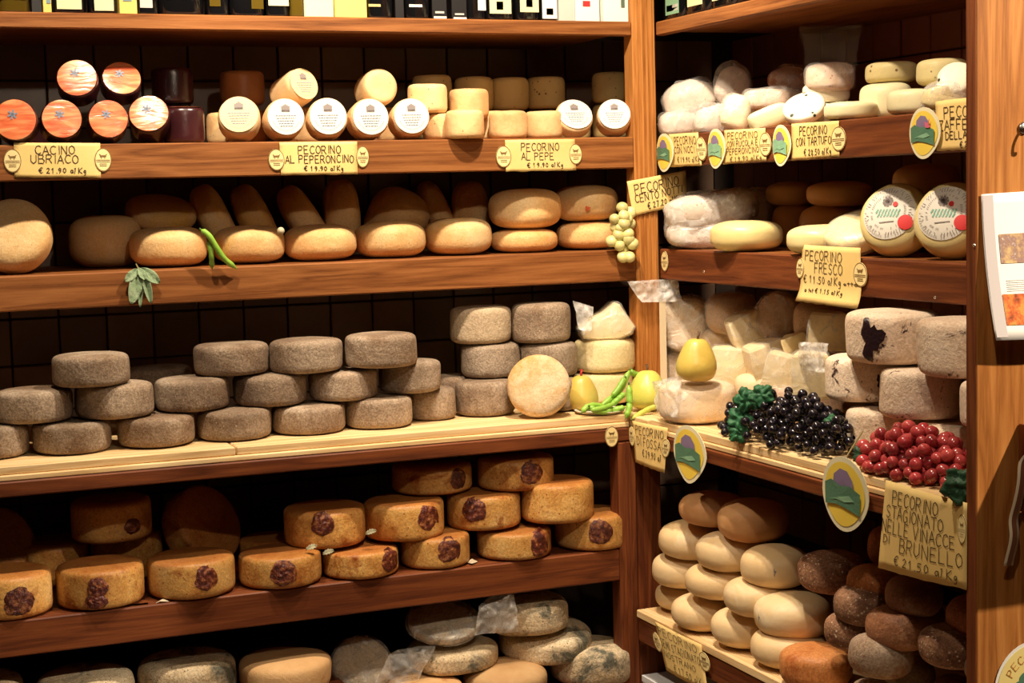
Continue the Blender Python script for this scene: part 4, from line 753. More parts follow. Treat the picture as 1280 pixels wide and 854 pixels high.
card('large curling yellow card reading PECORINO FRESCO on the right middle shelf edge',[(0.064,-0.68,1.37),(0.064,-0.8962,1.3678),(0.064,-0.8975,1.2435),(0.064,-0.6681,1.248)],[('PECORINO', 0.07, 0.72, 0.74, 0.17), ('FRESCO', 0.25, 0.73, 0.53, 0.18), ('€ 11.50 al Kg', 0.06, 0.7, 0.34, 0.14), ('a tot € 1.15 al Kg', 0.1, 0.74, 0.18, 0.08), ('otta', 0.75, 0.95, 0.36, 0.07)],[(-0.02, 0.58, 0.075, 0.18), (1.0, 0.56, 0.1, 0.2)],seed=8,curl=.012,bend=.006)
card('yellow card reading PECORINO DI FOSSA at the corner of the pine boards',[(-0.1165,-0.1987,0.9417),(-0.1165,-0.3813,0.9469),(-0.1165,-0.3612,0.8379),(-0.1165,-0.2116,0.8417)],[('PECORINO', 0.1, 0.92, 0.72, 0.19), ('DI FOSSA', 0.12, 0.86, 0.46, 0.2), ('€ 29.90 al', 0.3, 0.86, 0.22, 0.17)],[(-0.05, 0.62, 0.1, 0.24), (1.0, 0.55, 0.11, 0.2)],seed=9)
card('largest yellow card, PECORINO STAGIONATO NELLE VINACCE DI BRUNELLO, beside the end panel',[(-0.119,-1.2408,0.9588),(-0.119,-1.4737,0.9552),(-0.119,-1.4736,0.8047),(-0.119,-1.2142,0.7898)],[('PECORINO', 0.12, 0.69, 0.76, 0.15), ('STAGIONATO', 0.05, 0.75, 0.6, 0.14), ('NELLE VINACCE', 0.01, 0.88, 0.43, 0.145), ('DI', 0.04, 0.12, 0.31, 0.09), ('BRUNELLO', 0.26, 0.96, 0.24, 0.16), ('€ 21.50 al Kg', 0.2, 0.9, 0.08, 0.11)],[(0.955, 0.69, 0.045, 0.17)],seed=10,thick=.0017,bend=.007)
card('yellow card with three crowded lines hanging from the lower right shelf',[(-0.117,-0.2988,0.4697),(-0.117,-0.5269,0.4707),(-0.117,-0.5569,0.3679),(-0.117,-0.3522,0.3647)],[('PECORINO', 0.05, 0.9, 0.76, 0.17), ('SEMI STAGIONATO', 0.05, 0.93, 0.52, 0.17), ('NOSTRANO', 0.08, 0.8, 0.32, 0.13), ('€ 17.50 al Kg', 0.28, 0.95, 0.08, 0.17)],[(-0.06, 0.55, 0.09, 0.2), (1.03, 0.66, 0.1, 0.2)],seed=11,thick=.0014)
# ---------------------------------------------------------------- picture tags (oval with a landscape)
YEL=plain('tag_yellow',(.85,.62,.08),.5);CRM=plain('tag_cream',(.80,.74,.50),.5);PUR=plain('tag_purple',(.22,.16,.28),.6);GRN=plain('tag_green',(.08,.20,.12),.6,bump=.3,bs=200);GRN2=plain('tag_light_green',(.22,.42,.26),.6)
def ptag(lab,c,up,rt,hh,ww,variant=0):
    """c centre, up/rt unit directions, half height/width"""
    c=Vector(c);up=Vector(up).normalized();rt=Vector(rt).normalized();nrm=rt.cross(up)
    if nrm.dot(Vector((-1.85,-3.7,1.5))-c)<0:nrm=-nrm
    root=empty('picture_tag',c,lab,'tag','oval picture tags')
    def pt(a,b,l=0):return rt*a*ww+up*b*hh+nrm*(l+.004*(1-a*a)+.003)
    S=36
    def outline(s):
        o=[]
        for k in range(S):
            t=2*math.pi*k/S;a=math.cos(t);b=math.sin(t);wd=(1-.16*max(0,-b)**1.5 if variant!=1 else 1-.35*max(0,-b)**1.3)
            o.append((a*wd*s,b*s))
        return o
    def face(name,pts,l,m,par,back=False):
        V=[pt(a,b,l) for a,b in pts]+[pt(sum(a for a,_ in pts)/len(pts),sum(b for _,b in pts)/len(pts),l)];n_=len(pts)
        Fc=[(k,(k+1)%n_,n_) for k in range(n_)]
        if back:
            V+=[pt(a,b,l-.0012) for a,b in pts];Fc+=[(k,n_+1+k,n_+1+(k+1)%n_,(k+1)%n_) for k in range(n_)];Fc.append(tuple(range(n_+1,2*n_+1)))
        return mesh(name,V,Fc,m,par,smooth=False)
    face('tag_card',outline(1),0,CRM,root,True)
    pic=face('yellow_field',outline(.86),.0007,YEL,root)
    face('hill',[(-.45,.12),(-.38,.5),(-.1,.68),(.2,.64),(.42,.4),(.46,.1)],.0021,PUR,pic)
    face('meadow',[(-.78,-.36),(-.8,.22),(-.5,.34),(-.1,.22),(.3,.26),(.72,.1),(.70,-.48),(.2,-.36),(-.3,-.30)],.0028,GRN if variant!=2 else GRN2,pic)
    face('field',[(-.6,-.2),(-.2,-.1),(.3,.0),(.5,-.12),(.1,-.2),(-.3,-.16)],.0034,GRN2,pic)
    if variant==3:
        face('flower',[(.25,.2),(.2,.45),(.36,.36),(.5,.55),(.46,.3),(.6,.24),(.42,.18)],.0042,plain('pink_print',(.6,.12,.2),.6),pic)
    return root
ptag('oval landscape tag beside the walnut cheese card, nearest the corner post',(0.058,-0.0623,1.5879),(0,0,1),(0,-1,0),0.0477,0.0451,0)
ptag('oval landscape tag left of the rocket and chilli cheese card',(0.062,-0.3159,1.589),(0,0,1),(0,-1,0),0.0468,0.0419,2)
ptag('oval landscape tag left of the truffle cheese card',(0.062,-0.6048,1.586),(0,0,1),(0,-1,0),0.0453,0.0379,2)
ptag('pointed oval tag with pink flower print left of the saffron cheese card',(0.06,-1.1196,1.5908),(0,0,1),(0,-1,0),0.0490,0.0483,3)
ptag('tapering oval landscape tag hanging beside the corner card on the right counter edge',(-0.118,-0.4925,0.9009),(0,0,1),(0,-1,0),0.0660,0.0775,1)
ptag('largest oval landscape tag with yellow arch, hanging under the black and red grapes',(-0.121,-1.1146,0.9124),(0,0,1),(0,-1,0),0.0718,0.0778,0)
# ---------------------------------------------------------------- small oval stickers on wood
def sticker(lab,c,rt,w_,h_):
    c=Vector(c);rt=Vector(rt);nrm=rt.cross(Vector((0,0,1)))
    if nrm.dot(Vector((-1.85,-3.7,1.5))-c)<0:nrm=-nrm
    r=empty('oval_sticker',c,lab,'sticker','oval stickers on the wood')
    oval(lambda u,v,l=0:rt*(u-.5)*w_+Vector((0,0,(v-.5)*h_))+nrm*(l+.0004),.5,.5,.5,.5,r,name='seal')
sticker('small oval sticker at the left end of the right middle shelf edge',(0.0665,-0.0303,1.315),(0,-1,0),0.0371,0.0518)
sticker('small oval sticker at the right end of the pine counter edge, above the lower post',(-0.1665,-0.1815,0.9044),(1,0,0),0.0353,0.0507)
# ---------------------------------------------------------------- cheese chunks, wedges
def wedge(lab,c,w_,h_,d_,yaw,tilt=0,roll=0,skew=.0,mat='fresh',wrap=False,seed=0,group='cut cheeses on the right counter'):
    """prismatic cut of a wheel: flat cut faces, curved rind back"""
    root=empty('cheese_wedge',c,lab,'cheese',group);root.rotation_euler=(R(tilt),R(roll),R(yaw))
    rn=random.Random(seed);t=.78+skew
    base=[(-w_/2,-d_/2),(w_/2,-d_/2)]
    back=[(w_/2*t*math.cos(a)*1.0,d_*.30+d_*.2*math.sin(a)) for a in [math.pi*k/8 for k in range(9)]]
    pts=base+back;n_=len(pts);V=[];Fc=[];b=.006
    def ring(z,s):return [Vector((x*s,y*s,z)) for x,y in pts]
    for z,s in((-h_/2,.93),(-h_/2+b,1.),(0,1.02),(h_/2-b,.96),(h_/2,.88)):V+=ring(z,s)
    for i in range(4):
        for k in range(n_):Fc.append((i*n_+k,i*n_+(k+1)%n_,(i+1)*n_+(k+1)%n_,(i+1)*n_+k))
    Fc.append(tuple(range(n_))[::-1]);Fc.append(tuple(range(4*n_,5*n_)))
    o=Vector((seed,seed*2.,0));V=[p+Vector((1,1,1))*noise.noise(p*30+o)*.003 for p in V]
    fixn(mesh('cut_cheese',V,Fc,RIND['cutface'] if mat=='fresh' else RIND[mat],root,smooth=False))
    if wrap:
        V2=[p*1.06+p.normalized()*noise.noise(p*60+o)*.006 for p in V];fixn(mesh('film_wrap',V2,Fc,FILM,root,smooth=True))
    return root
def cutpiece(lab,c,pts,th,yaw,mat,seed,group):
    """slab cut with an outline pts (x,z) and thickness th, loosely wrapped"""
    root=empty('cheese_wedge',c,lab,'cheese',group);root.rotation_euler=(0,0,R(yaw));n_=len(pts);cx=sum(p[0] for p in pts)/n_;cz=sum(p[1] for p in pts)/n_
    def build(g,am):
        V=[];Fc=[]
        for y,s in((-th/2-g,.90),(-th/2-g+.008,1),(0,1.02),(th/2+g-.008,.97),(th/2+g,.85)):
            for x,z in pts:
                p=Vector((cx+(x-cx)*s*(1+g*12),y,cz+(z-cz)*s*(1+g*12)));V.append(p+Vector((1,.5,.3))*noise.noise(p*35+Vector((seed,0,0)))*am)
        for i in range(4):
            for k in range(n_):Fc.append((i*n_+k,i*n_+(k+1)%n_,(i+1)*n_+(k+1)%n_,(i+1)*n_+k))
        Fc.append(tuple(range(n_))[::-1]);Fc.append(tuple(range(4*n_,5*n_)));return V,Fc
    V,Fc=build(0,.003);fixn(mesh('cut_cheese',V,Fc,RIND[mat],root,smooth=False));V,Fc=build(.004,.008);fixn(mesh('film_wrap',V,Fc,FILM,root,smooth=True));return root
def lump(lab,c,w_,d_,h_,yaw=0,tilt=0,roll=0,mat='peach',wrap=True,seed=0,e=3.,filmm=None,amp=.10,name='cheese_chunk',group='wrapped cheeses in the right unit'):
    root=empty(name,c,lab,'cheese',group);root.rotation_euler=(R(tilt),R(roll),R(yaw))
    def build(g,am,sd):
        V=[];Fc=[];A,B=26,16
        for j in range(B+1):
            ph=-math.pi/2+math.pi*j/B
            for i in range(A):
                th=2*math.pi*i/A;cs=lambda q:math.copysign(abs(q)**(2/e),q)
                p=Vector(((w_/2+g)*cs(math.cos(ph))*cs(math.cos(th)),(d_/2+g)*cs(math.cos(ph))*cs(math.sin(th)),(h_/2+g)*cs(math.sin(ph))))
                o=Vector((sd*1.3,sd,sd*.7));m_=min(w_,h_,d_)
                p+=p.normalized()*(noise.noise(p*13+o)*am*m_*1.6+noise.noise(p*45+o)*am*m_*.5);V.append(p)
        for j in range(B):
            for i in range(A):Fc.append((j*A+i,j*A+(i+1)%A,(j+1)*A+(i+1)%A,(j+1)*A+i))
        return V,Fc
    V,Fc=build(0,amp,seed);mesh('cheese_body',V,Fc,RIND[mat],root)
    if wrap:V,Fc=build(.005,amp*1.7,seed+9);mesh('film_wrap',V,Fc,filmm or FILM,root)
    return root
lump('pinkish white wrapped lump at the left end of the upper right shelf',(0.15,-0.0161,1.7233),0.1301,0.08,0.0907,yaw=-22,roll=-14,mat='pink',seed=1,e=2.6,group='small wrapped cheeses on the upper right shelf')
lump('tall pinkish wrapped lump standing behind, second from the corner post',(0.22,-0.1132,1.7487),0.0880,0.06,0.0970,yaw=-22,roll=16,mat='pink',seed=2,e=2.4,group='small wrapped cheeses on the upper right shelf')
lump('low pinkish wrapped cheese carrying the tall one at the back',(0.22,-0.1113,1.6717),0.1002,0.08,0.0815,yaw=-22,mat='pink',seed=12,e=3,group='small wrapped cheeses on the upper right shelf')
lump('low wrapped white cheese above the walnut cheese card, touching the corner post',(0.105,-0.0466,1.66),0.0926,0.07,0.0580,yaw=-22,mat='pink',seed=3,e=3.6,group='small wrapped cheeses on the upper right shelf')
lump('white wrapped cheese above the gap after the walnut cheese card',(0.105,-0.2006,1.6615),0.0758,0.07,0.0610,yaw=-15,mat='pink',seed=4,e=3.4,group='small wrapped cheeses on the upper right shelf')
lump('yellowish wrapped cheese above the rocket and chilli card',(0.11,-0.3173,1.6711),0.0681,0.06,0.0803,yaw=-25,roll=10,mat='ivory',seed=5,e=3,group='small wrapped cheeses on the upper right shelf')
lump('dim wrapped slab behind the yellowish ones in the upper right shelf',(0.19,-0.3265,1.7048),0.1140,0.07,0.0461,yaw=-25,mat='speck',seed=6,e=4,group='small wrapped cheeses on the upper right shelf')
lump('hidden low cheese under the dim wrapped slab',(0.21,-0.2998,1.6622),0.1150,0.08,0.0625,yaw=-25,mat='speck',seed=16,e=3,wrap=False,group='small wrapped cheeses on the upper right shelf')
lump('bright flat slab cheese rising to the right above the rocket and chilli card',(0.105,-0.4766,1.6515),0.0982,0.07,0.0494,yaw=-22,roll=-18,mat='ivory',seed=7,e=4,wrap=False,group='small wrapped cheeses on the upper right shelf')
lump('dark red wrapped sausage-like piece at the back left of the bagged round cheese',(0.3,-0.2517,1.7565),0.1034,0.06,0.0530,yaw=-22,mat='brown',seed=8,e=2.6,group='small wrapped cheeses on the upper right shelf')
lump('hidden wrapped cheese at the back under the dark red piece',(0.3,-0.2359,1.6852),0.1079,0.06,0.1084,yaw=-22,mat='speck',seed=18,e=2.6,group='small wrapped cheeses on the upper right shelf')
lump('yellow cheese in crinkled bag above the saffron cheese card',(0.105,-1.1249,1.6575),0.0975,0.06,0.0529,yaw=-22,mat='yellow',seed=9,e=2.8,amp=.16,filmm=FILMS,group='small wrapped cheeses on the upper right shelf')
lump('upper of two white film wrapped wheels in the right middle shelf',(0.16,-0.1033,1.4423),0.2228,0.15,0.0876,yaw=-30,roll=-6,mat='pink',seed=10,e=3.2,filmm=FILMS,amp=.09)
lump('lower of two white film wrapped wheels in the right middle shelf',(0.15,-0.0843,1.3805),0.1856,0.15,0.0679,yaw=-30,mat='pink',seed=11,e=3.2,filmm=FILMS,amp=.09)
lump('dim wrapped cheese at the back between wrapped wheels and stacked tan ones',(0.33,-0.0449,1.4196),0.0785,0.08,0.1463,yaw=-22,mat='pink',seed=13,e=3)
lump('upright pale chunk in crinkled film, top left of the right counter heap',(0.15,0.0231,1.1497),0.1142,0.07,0.1410,yaw=-25,mat='peach',seed=20,e=3.4,filmm=FILMS,amp=.08)
lump('wrapped chunk under the upright film-wrapped one, left behind the yellow pear',(0.16,0.0753,1.0159),0.1012,0.08,0.1198,yaw=-22,mat='peach',seed=21,e=3,filmm=FILMS)
lump('low wrapped pinkish cheese under the dark wrapped wheel',(0.19,-0.0867,1.1014),0.0977,0.07,0.0711,yaw=-22,mat='peach',seed=22,e=3.5)
wedge('pale cut wedge facing left in front of the dark wrapped wheel',(0.17,-0.2475,1.1454),0.0920,0.0854,0.08,yaw=-10,roll=-22,wrap=True,seed=23)
wedge('large pale cut wedge just right of the yellow pear',(0.12,-0.2563,1.0628),0.1013,0.0963,0.07,yaw=-25,roll=6,wrap=True,seed=24)
wedge('flat pale wedge between the pear side wedge and the upright ones',(0.15,-0.3677,1.09),0.1027,0.0793,0.08,yaw=-5,roll=-16,wrap=True,seed=25)
wedge('shiny wrapped wedge above the black grape leaves',(0.1,-0.5171,1.0774),0.0693,0.0850,0.07,yaw=-30,roll=14,wrap=True,seed=26)
wedge('small pale wedge peeping between two larger wedges in the middle of the heap',(0.17,-0.4792,1.1262),0.0611,0.0593,0.06,yaw=-30,roll=-20,seed=27)
wedge('yellowish cut wedge with glossy film on top, left of the pomace drums',(0.075,-0.6878,1.0861),0.0819,0.0980,0.08,yaw=-32,wrap=True,seed=28)
wedge('pale upright wedge directly below the fresh cheese card',(0.16,-0.6264,1.175),0.0855,0.0830,0.08,yaw=-32,roll=4,wrap=True,seed=29)
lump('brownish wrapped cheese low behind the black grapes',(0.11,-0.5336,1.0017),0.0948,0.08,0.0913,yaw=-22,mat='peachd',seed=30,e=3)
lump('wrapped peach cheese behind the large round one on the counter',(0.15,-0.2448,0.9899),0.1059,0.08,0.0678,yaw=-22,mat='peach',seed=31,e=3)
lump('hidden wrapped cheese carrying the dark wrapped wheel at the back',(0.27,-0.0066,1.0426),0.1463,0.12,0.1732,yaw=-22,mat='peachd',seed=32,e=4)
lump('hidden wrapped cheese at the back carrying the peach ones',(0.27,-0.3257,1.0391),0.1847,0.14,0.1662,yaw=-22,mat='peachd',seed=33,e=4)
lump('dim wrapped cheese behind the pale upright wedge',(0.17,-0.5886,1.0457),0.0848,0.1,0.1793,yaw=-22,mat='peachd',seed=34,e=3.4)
cutpiece('cling wrapped wedge on top of the pale yellow drums by the corner post',(-0.0654,0.05,1.121),[(-.066,.004),(-.03,.0),(.03,.001),(.058,.012),(.070,.030),(.045,.062),(.028,.088),(.018,.092),(-.012,.068),(-.05,.052),(-.072,.03)],.10,-14,'cutface',3,'cheeses in the corner stack')
# ---------------------------------------------------------------- plastic bag tails / flaps
def sheet(fn,nu,nv,m,parent,name='bag_film'):
    V=[fn(i/nu,j/nv) for j in range(nv+1) for i in range(nu+1)];Fc=[(j*(nu+1)+i,j*(nu+1)+i+1,(j+1)*(nu+1)+i+1,(j+1)*(nu+1)+i) for j in range(nv) for i in range(nu)]
    return mesh(name,V,Fc,m,parent)
def bagsheet(q,m,lab,amp=.008,depth=.02,seed=0,parent=None):
    TL,TR,BR,BL=[Vector(p) for p in q];c=(TL+TR+BR+BL)/4
    if parent is None: root=empty('plastic_bag',c,lab,'plastic bag','clear plastic bags')
    else: root=parent;c=Vector(parent.location)
    nrm=(TR-TL).cross(BL-TL).normalized();o=Vector((seed,seed,seed))
    def fn(u,v):
        p=(TL*(1-u)+TR*u)*v+(BL*(1-u)+BR*u)*(1-v);k=noise.noise(p*28+o)*amp+noise.noise(p*70+o)*amp*.5
        return p-c+nrm*(k+depth*4*u*(1-u)*v)
    s=sheet(fn,26,20,m,root)
    def fn2(u,v):
        p=fn(u,v);return p-nrm*(depth*8*u*(1-u)*v+.002)
    sheet(fn2,26,20,m,root)
    return root
bagsheet([(0.2,-0.4607,1.859),(0.2,-0.7083,1.8387),(0.2,-0.6769,1.7372),(0.2,-0.499,1.7472)],FILMC,'tall clear plastic bag rising above the bagged round speckled cheese',depth=.03,seed=3,amp=.012)
bagsheet([(-0.0411,-0.03,1.2685),(0.0995,-0.03,1.2683),(0.1145,-0.03,1.2104),(-0.0018,-0.03,1.2142)],FILMS,'crumpled plastic flap sticking out across the corner post',depth=.015,seed=1,amp=.01)
bagsheet([(-0.7375,-0.15,0.4343),(-0.6206,-0.15,0.438),(-0.6901,-0.15,0.3242),(-0.7914,-0.15,0.3426)],FILM,'clear bag tail spreading right from the bagged dark-spotted wheel at the bottom',depth=.02,seed=5,amp=.014)
bagsheet([(-0.5165,-0.165,0.5249),(-0.4255,-0.165,0.5528),(-0.416,-0.165,0.45),(-0.5308,-0.165,0.457)],FILM,'clear bag stretched between the two top cheeses of the bottom pile',depth=.02,seed=6,amp=.01)
bagsheet([(-0.1877,-0.02,1.2269),(-0.131,-0.02,1.2081),(-0.1414,-0.02,1.1443),(-0.172,-0.02,1.1541)],FILMS,'crinkled film at the left of the wrapped wedge by the corner post',depth=.01,seed=7,amp=.008)
bagsheet([(-0.11,-0.2958,1.0443),(-0.11,-0.4323,1.0725),(-0.11,-0.4211,0.9754),(-0.11,-0.3177,0.9764)],FILMS,'crumpled film poking out left of the large round cheese',depth=.015,seed=8,amp=.010)
bagsheet([(0.03,-0.7108,1.1623),(0.03,-0.828,1.1678),(0.03,-0.809,1.1056),(0.03,-0.7161,1.1039)],FILMS,'whitish film sheet added as the glare on top of the yellowish cut wedge',depth=.02,seed=9,amp=.012)  # pale crinkled sheet put in for the glare on the wedge
# ---------------------------------------------------------------- pears
PEARM=rind('pear_skin',[(.54,.36,.06),(.64,.47,.10),(.50,.44,.10)],9,specks=(.40,.26,.04),sc2=140,thr=.05,bump=.1,rough=.35,var=.1,spec=.5,patch=((.70,.30,.05),7,.62,.75))
def pear(lab,c,hh,rad,tilt=(0,0,0),green=False,redstem=False):
    root=empty('pear',c,lab,'pear','pears');root.rotation_euler=[R(t) for t in tilt]
    pr=[(.05,.015),(.4,.005),(.78,.05),(.98,.17),(1.06,.32),(1.03,.45),(.95,.57),(.85,.68),(.74,.78),(.63,.87),(.48,.945),(.24,.985),(.03,.96)]
    V,Fc=lathe([(r*rad,z*hh) for r,z in pr],30);o=Vector(c)*9
    V=[p+Vector((p.x,p.y,0))*noise.noise(p*18+o)*.12 for p in V];o_=mesh('flesh',V,Fc,PEARM if not green else PEARG,root)
    s=o_.modifiers.new('s','SUBSURF');s.levels=1;s.render_levels=1
    V,Fc=tubeg([(0,0,hh*.95),(.002,0,hh*1.04),(.006,.002,hh*1.13)],lambda t:.0022+.0012*t,7);mesh('stem',V,Fc,plain('red_wax',(.45,.02,.02),.4) if redstem else plain('stem_brown',(.10,.05,.02),.7),root)
PEARG=rind('green_pear_skin',[(.58,.56,.10),(.70,.66,.16)],9,specks=(.36,.34,.06),sc2=140,thr=.06,bump=.1,rough=.35,var=.05,spec=.5)
pear('yellow-green pear with red wax stem beside the upright round cheese',(-0.1829,-0.0547,0.9555),0.0895,0.0397,redstem=True,tilt=(0,-3,20))
pear('greener pear beside the bean pods in front of the corner post',(-0.0397,-0.127,0.955),0.0991,0.0441,green=True,tilt=(0,10,60))
pear('ripe yellow pear standing on the large round wrapped cheese',(-0.0656,-0.4261,1.056),0.1010,0.0440,tilt=(0,3,0))
# ---------------------------------------------------------------- pods
POD=rind('pod_skin',[(.20,.42,.04),(.34,.58,.08)],20,bump=.3,bs=60,rough=.4,var=.2,spec=.5)
PODY=rind('yellow_pod_skin',[(.46,.55,.08),(.60,.64,.14)],20,bump=.3,bs=60,rough=.4,var=.1)
def smooth(pts,n=18):
    pts=[Vector(p) for p in pts];out=[]
    P=[pts[0]*2-pts[1]]+pts+[pts[-1]*2-pts[-2]];m=len(pts)-1
    for i in range(n+1):
        t=i/n*m;k=min(int(t),m-1);f=t-k;a,b,c,d=P[k:k+4]
        out.append(.5*((2*b)+(c-a)*f+(2*a-5*b+4*c-d)*f*f+(3*b-a-3*c+d)*f**3))
    return out
def pod(lab,pts,r,m=None,group='bean pods in the corner'):
    pts=smooth(pts,22);c=pts[0].copy();root=empty('bean_pod',c,lab,'bean pod',group)
    V,Fc=tubeg([p-c for p in pts],lambda t:r*(min(1,t*8+.15)*min(1,(1-t)*6+.08))*(1+.05*math.sin(t*24)),10);mesh('pod',V,Fc,m or POD,root)
    V,Fc=tubeg([Vector((0,0,0)),(pts[0]-pts[1])*1.2],lambda t:r*.3,6);mesh('stem',V,Fc,plain('stem_green',(.10,.16,.03),.6),root)
pod('long bean pod rising from lower left to upper right in the corner heap',[(-0.0836,-0.12,1.055),(-0.1089,-0.125,1.0155),(-0.1314,-0.13,0.9959),(-0.1778,-0.14,0.9728)],0.008)
pod('bright bean pod hanging straight down over the board edge in the corner',[(-0.1112,-0.17,1.0261),(-0.1138,-0.178,0.9899),(-0.1199,-0.185,0.9677),(-0.1305,-0.188,0.9454)],0.008)
pod('bean pod curled at the far left end of the corner heap',[(-0.2366,-0.165,0.9664),(-0.2192,-0.16,0.9781),(-0.1955,-0.155,0.9797),(-0.1589,-0.15,0.9705)],0.0074)
pod('bean pod lying low along the board edge in the corner heap',[(-0.2165,-0.168,0.9808),(-0.1985,-0.17,0.968),(-0.1751,-0.17,0.9643),(-0.1557,-0.17,0.9686)],0.0072)
pod('bean pod lying level just left of the hanging pod',[(-0.1682,-0.16,0.9645),(-0.1447,-0.165,0.9672),(-0.1211,-0.17,0.9719)],0.0072)
pod('short inner bean pod slanting behind the hanging pod',[(-0.1454,-0.14,0.9743),(-0.128,-0.145,0.9893),(-0.1105,-0.15,1.0044)],0.0072)
pod('short bean pod at the top of the corner heap leading to the green pear',[(-0.0788,-0.11,1.0517),(-0.061,-0.105,1.0421),(-0.0409,-0.1,1.0363)],0.0076)
pod('straight bean pod just right of the long slanting one',[(-0.1021,-0.13,1.0393),(-0.1225,-0.135,1.0135),(-0.1449,-0.14,0.994)],0.0076)
pod('thin bean pod lying in front of the yellow-green pear',[(-0.2164,-0.172,0.9715),(-0.1865,-0.172,0.9732),(-0.1487,-0.165,0.9813)],0.007)
pod('yellowish bean pod lying below the green pear, pointing right',[(-0.1143,-0.19,0.9443),(-0.0877,-0.185,0.9554),(-0.061,-0.18,0.9646),(-0.0364,-0.175,0.9681)],0.0068,PODY)
pod('long bean pod slanting over the amber wheel on the third shelf',[(-1.11,-0.035,1.4345),(-1.0914,-0.038,1.4177),(-1.0608,-0.03,1.3693),(-1.0248,-0.012,1.3398)],0.0068,None,'crossed bean pods on the third shelf')
pod('short bean pod hanging beside the slanting one on the third shelf',[(-1.0929,-0.026,1.4103),(-1.0874,-0.028,1.3775),(-1.0838,-0.012,1.3423)],0.006,None,'crossed bean pods on the third shelf')
# ---------------------------------------------------------------- sage sprig
STEM=plain('grape_stem',(.22,.17,.06),.7)
LEAFM=rind('sage_leaf',[(.20,.30,.16),(.36,.46,.28)],30,bump=.8,bs=150,rough=.8,var=.15,patch=((.48,.56,.40),25,.55,.7))
def leafmesh(name,base,tip,width,nrm,m,parent,cup=.2,jag=0,off=None,seed=0):
    base,tip,nrm=Vector(base),Vector(tip),Vector(nrm).normalized();ax=tip-base;L_=ax.length;ax.normalize();sd=ax.cross(nrm)
    nu,nv=8,14;V=[];Fc=[]
    for j in range(nv+1):
        t=j/nv;w_=width*(math.sin(math.pi*min(1,t*.97+.02))**.62)*(1+jag*math.sin(t*26+seed)*.5)
        for i in range(nu+1):
            s=i/nu*2-1;V.append(base+ax*L_*t+sd*w_*.5*s+nrm*(abs(s)**1.5*cup*width*.5+math.sin(t*3.1)*width*.18+noise.noise(Vector((t*5,s*3,seed)))*width*.10-(.0016 if i==nu//2 else 0)))
    for j in range(nv):
        for i in range(nu):a=j*(nu+1)+i;Fc.append((a,a+1,a+nu+2,a+nu+1))
    if off is not None:V=[p-Vector(off) for p in V]
    o=mesh(name,V,Fc,m,parent);s=o.modifiers.new('s','SOLIDIFY');s.thickness=.0008;return o
sg=empty('sage_sprig',(-1.248,-0.004,1.349),'grey-green sage sprig hanging over the third shelf edge','herb')
leafmesh('leaf',(-1.2465,-0.006,1.3508),(-1.2692,-0.014,1.2732),0.03,(0,-1,.1),LEAFM,sg,0.2,off=sg.location,seed=1)
leafmesh('leaf',(-1.243,-0.006,1.3507),(-1.2049,-0.014,1.3169),0.026,(0,-1,.1),LEAFM,sg,0.2,off=sg.location,seed=2)
leafmesh('leaf',(-1.2449,-0.006,1.3472),(-1.2501,-0.014,1.265),0.013,(0,-1,.1),LEAFM,sg,0.2,off=sg.location,seed=3)
leafmesh('leaf',(-1.2396,-0.006,1.3469),(-1.2266,-0.014,1.2728),0.018,(0,-1,.1),LEAFM,sg,0.8,off=sg.location,seed=4)
leafmesh('leaf',(-1.2501,-0.006,1.3492),(-1.2809,-0.014,1.3239),0.02,(0,-1,.1),LEAFM,sg,0.2,off=sg.location,seed=5)
leafmesh('leaf',(-1.2482,-0.006,1.3527),(-1.2379,-0.022,1.3259),0.018,(0,-1,.1),LEAFM,sg,0.2,off=sg.location,seed=6)
V,Fc=tubeg([Vector(p)-sg.location for p in ((-1.2521,0.0,1.3616),(-1.247,-0.008,1.3473),(-1.2471,-0.012,1.3223))],.0016,6);mesh('stem',V,Fc,STEM,sg)
# ---------------------------------------------------------------- grapes
def grapemesh(r,m):
    V,Fc=lathe([(r*math.cos(a)*.98 if abs(a)<1.5 else r*.06,r*1.08*math.sin(a)) for a in [-1.52+3.04*k/9 for k in range(10)]],14)
    me=bpy.data.meshes.new('grape');me.from_pydata([tuple(p) for p in V],[],Fc);me.materials.append(m);me.polygons.foreach_set('use_smooth',[True]*len(me.polygons));return me
GW=rind('white_grape_skin',[(.62,.56,.20),(.76,.70,.34)],60,bump=.05,rough=.3,var=.2,spec=.6);GK=rind('black_grape_skin',[(.006,.005,.008),(.016,.012,.02)],40,bump=.05,rough=.16,var=.3,spec=.7);GRD=rind('red_grape_skin',[(.34,.018,.028),(.58,.09,.085)],40,bump=.05,rough=.2,var=.35,spec=.7)
def bunch(lab,pts,r,m,stempath=None):
    c=Vector(pts[0]);root=empty('grape_bunch',c,lab,'grapes');me=grapemesh(r,m);rn=random.Random(3)
    for p in pts:
        o=bpy.data.objects.new('grape',me);col.objects.link(o);o.parent=root;o.location=Vector(p)-c;o.rotation_euler=(rn.uniform(0,3),rn.uniform(0,3),0);s=rn.uniform(.9,1.06);o.scale=(s,s,s)
    if stempath:
        V,Fc=tubeg([Vector(p)-c for p in smooth(stempath,14)],.0018,6);mesh('stem',V,Fc,STEM,root)
    return root
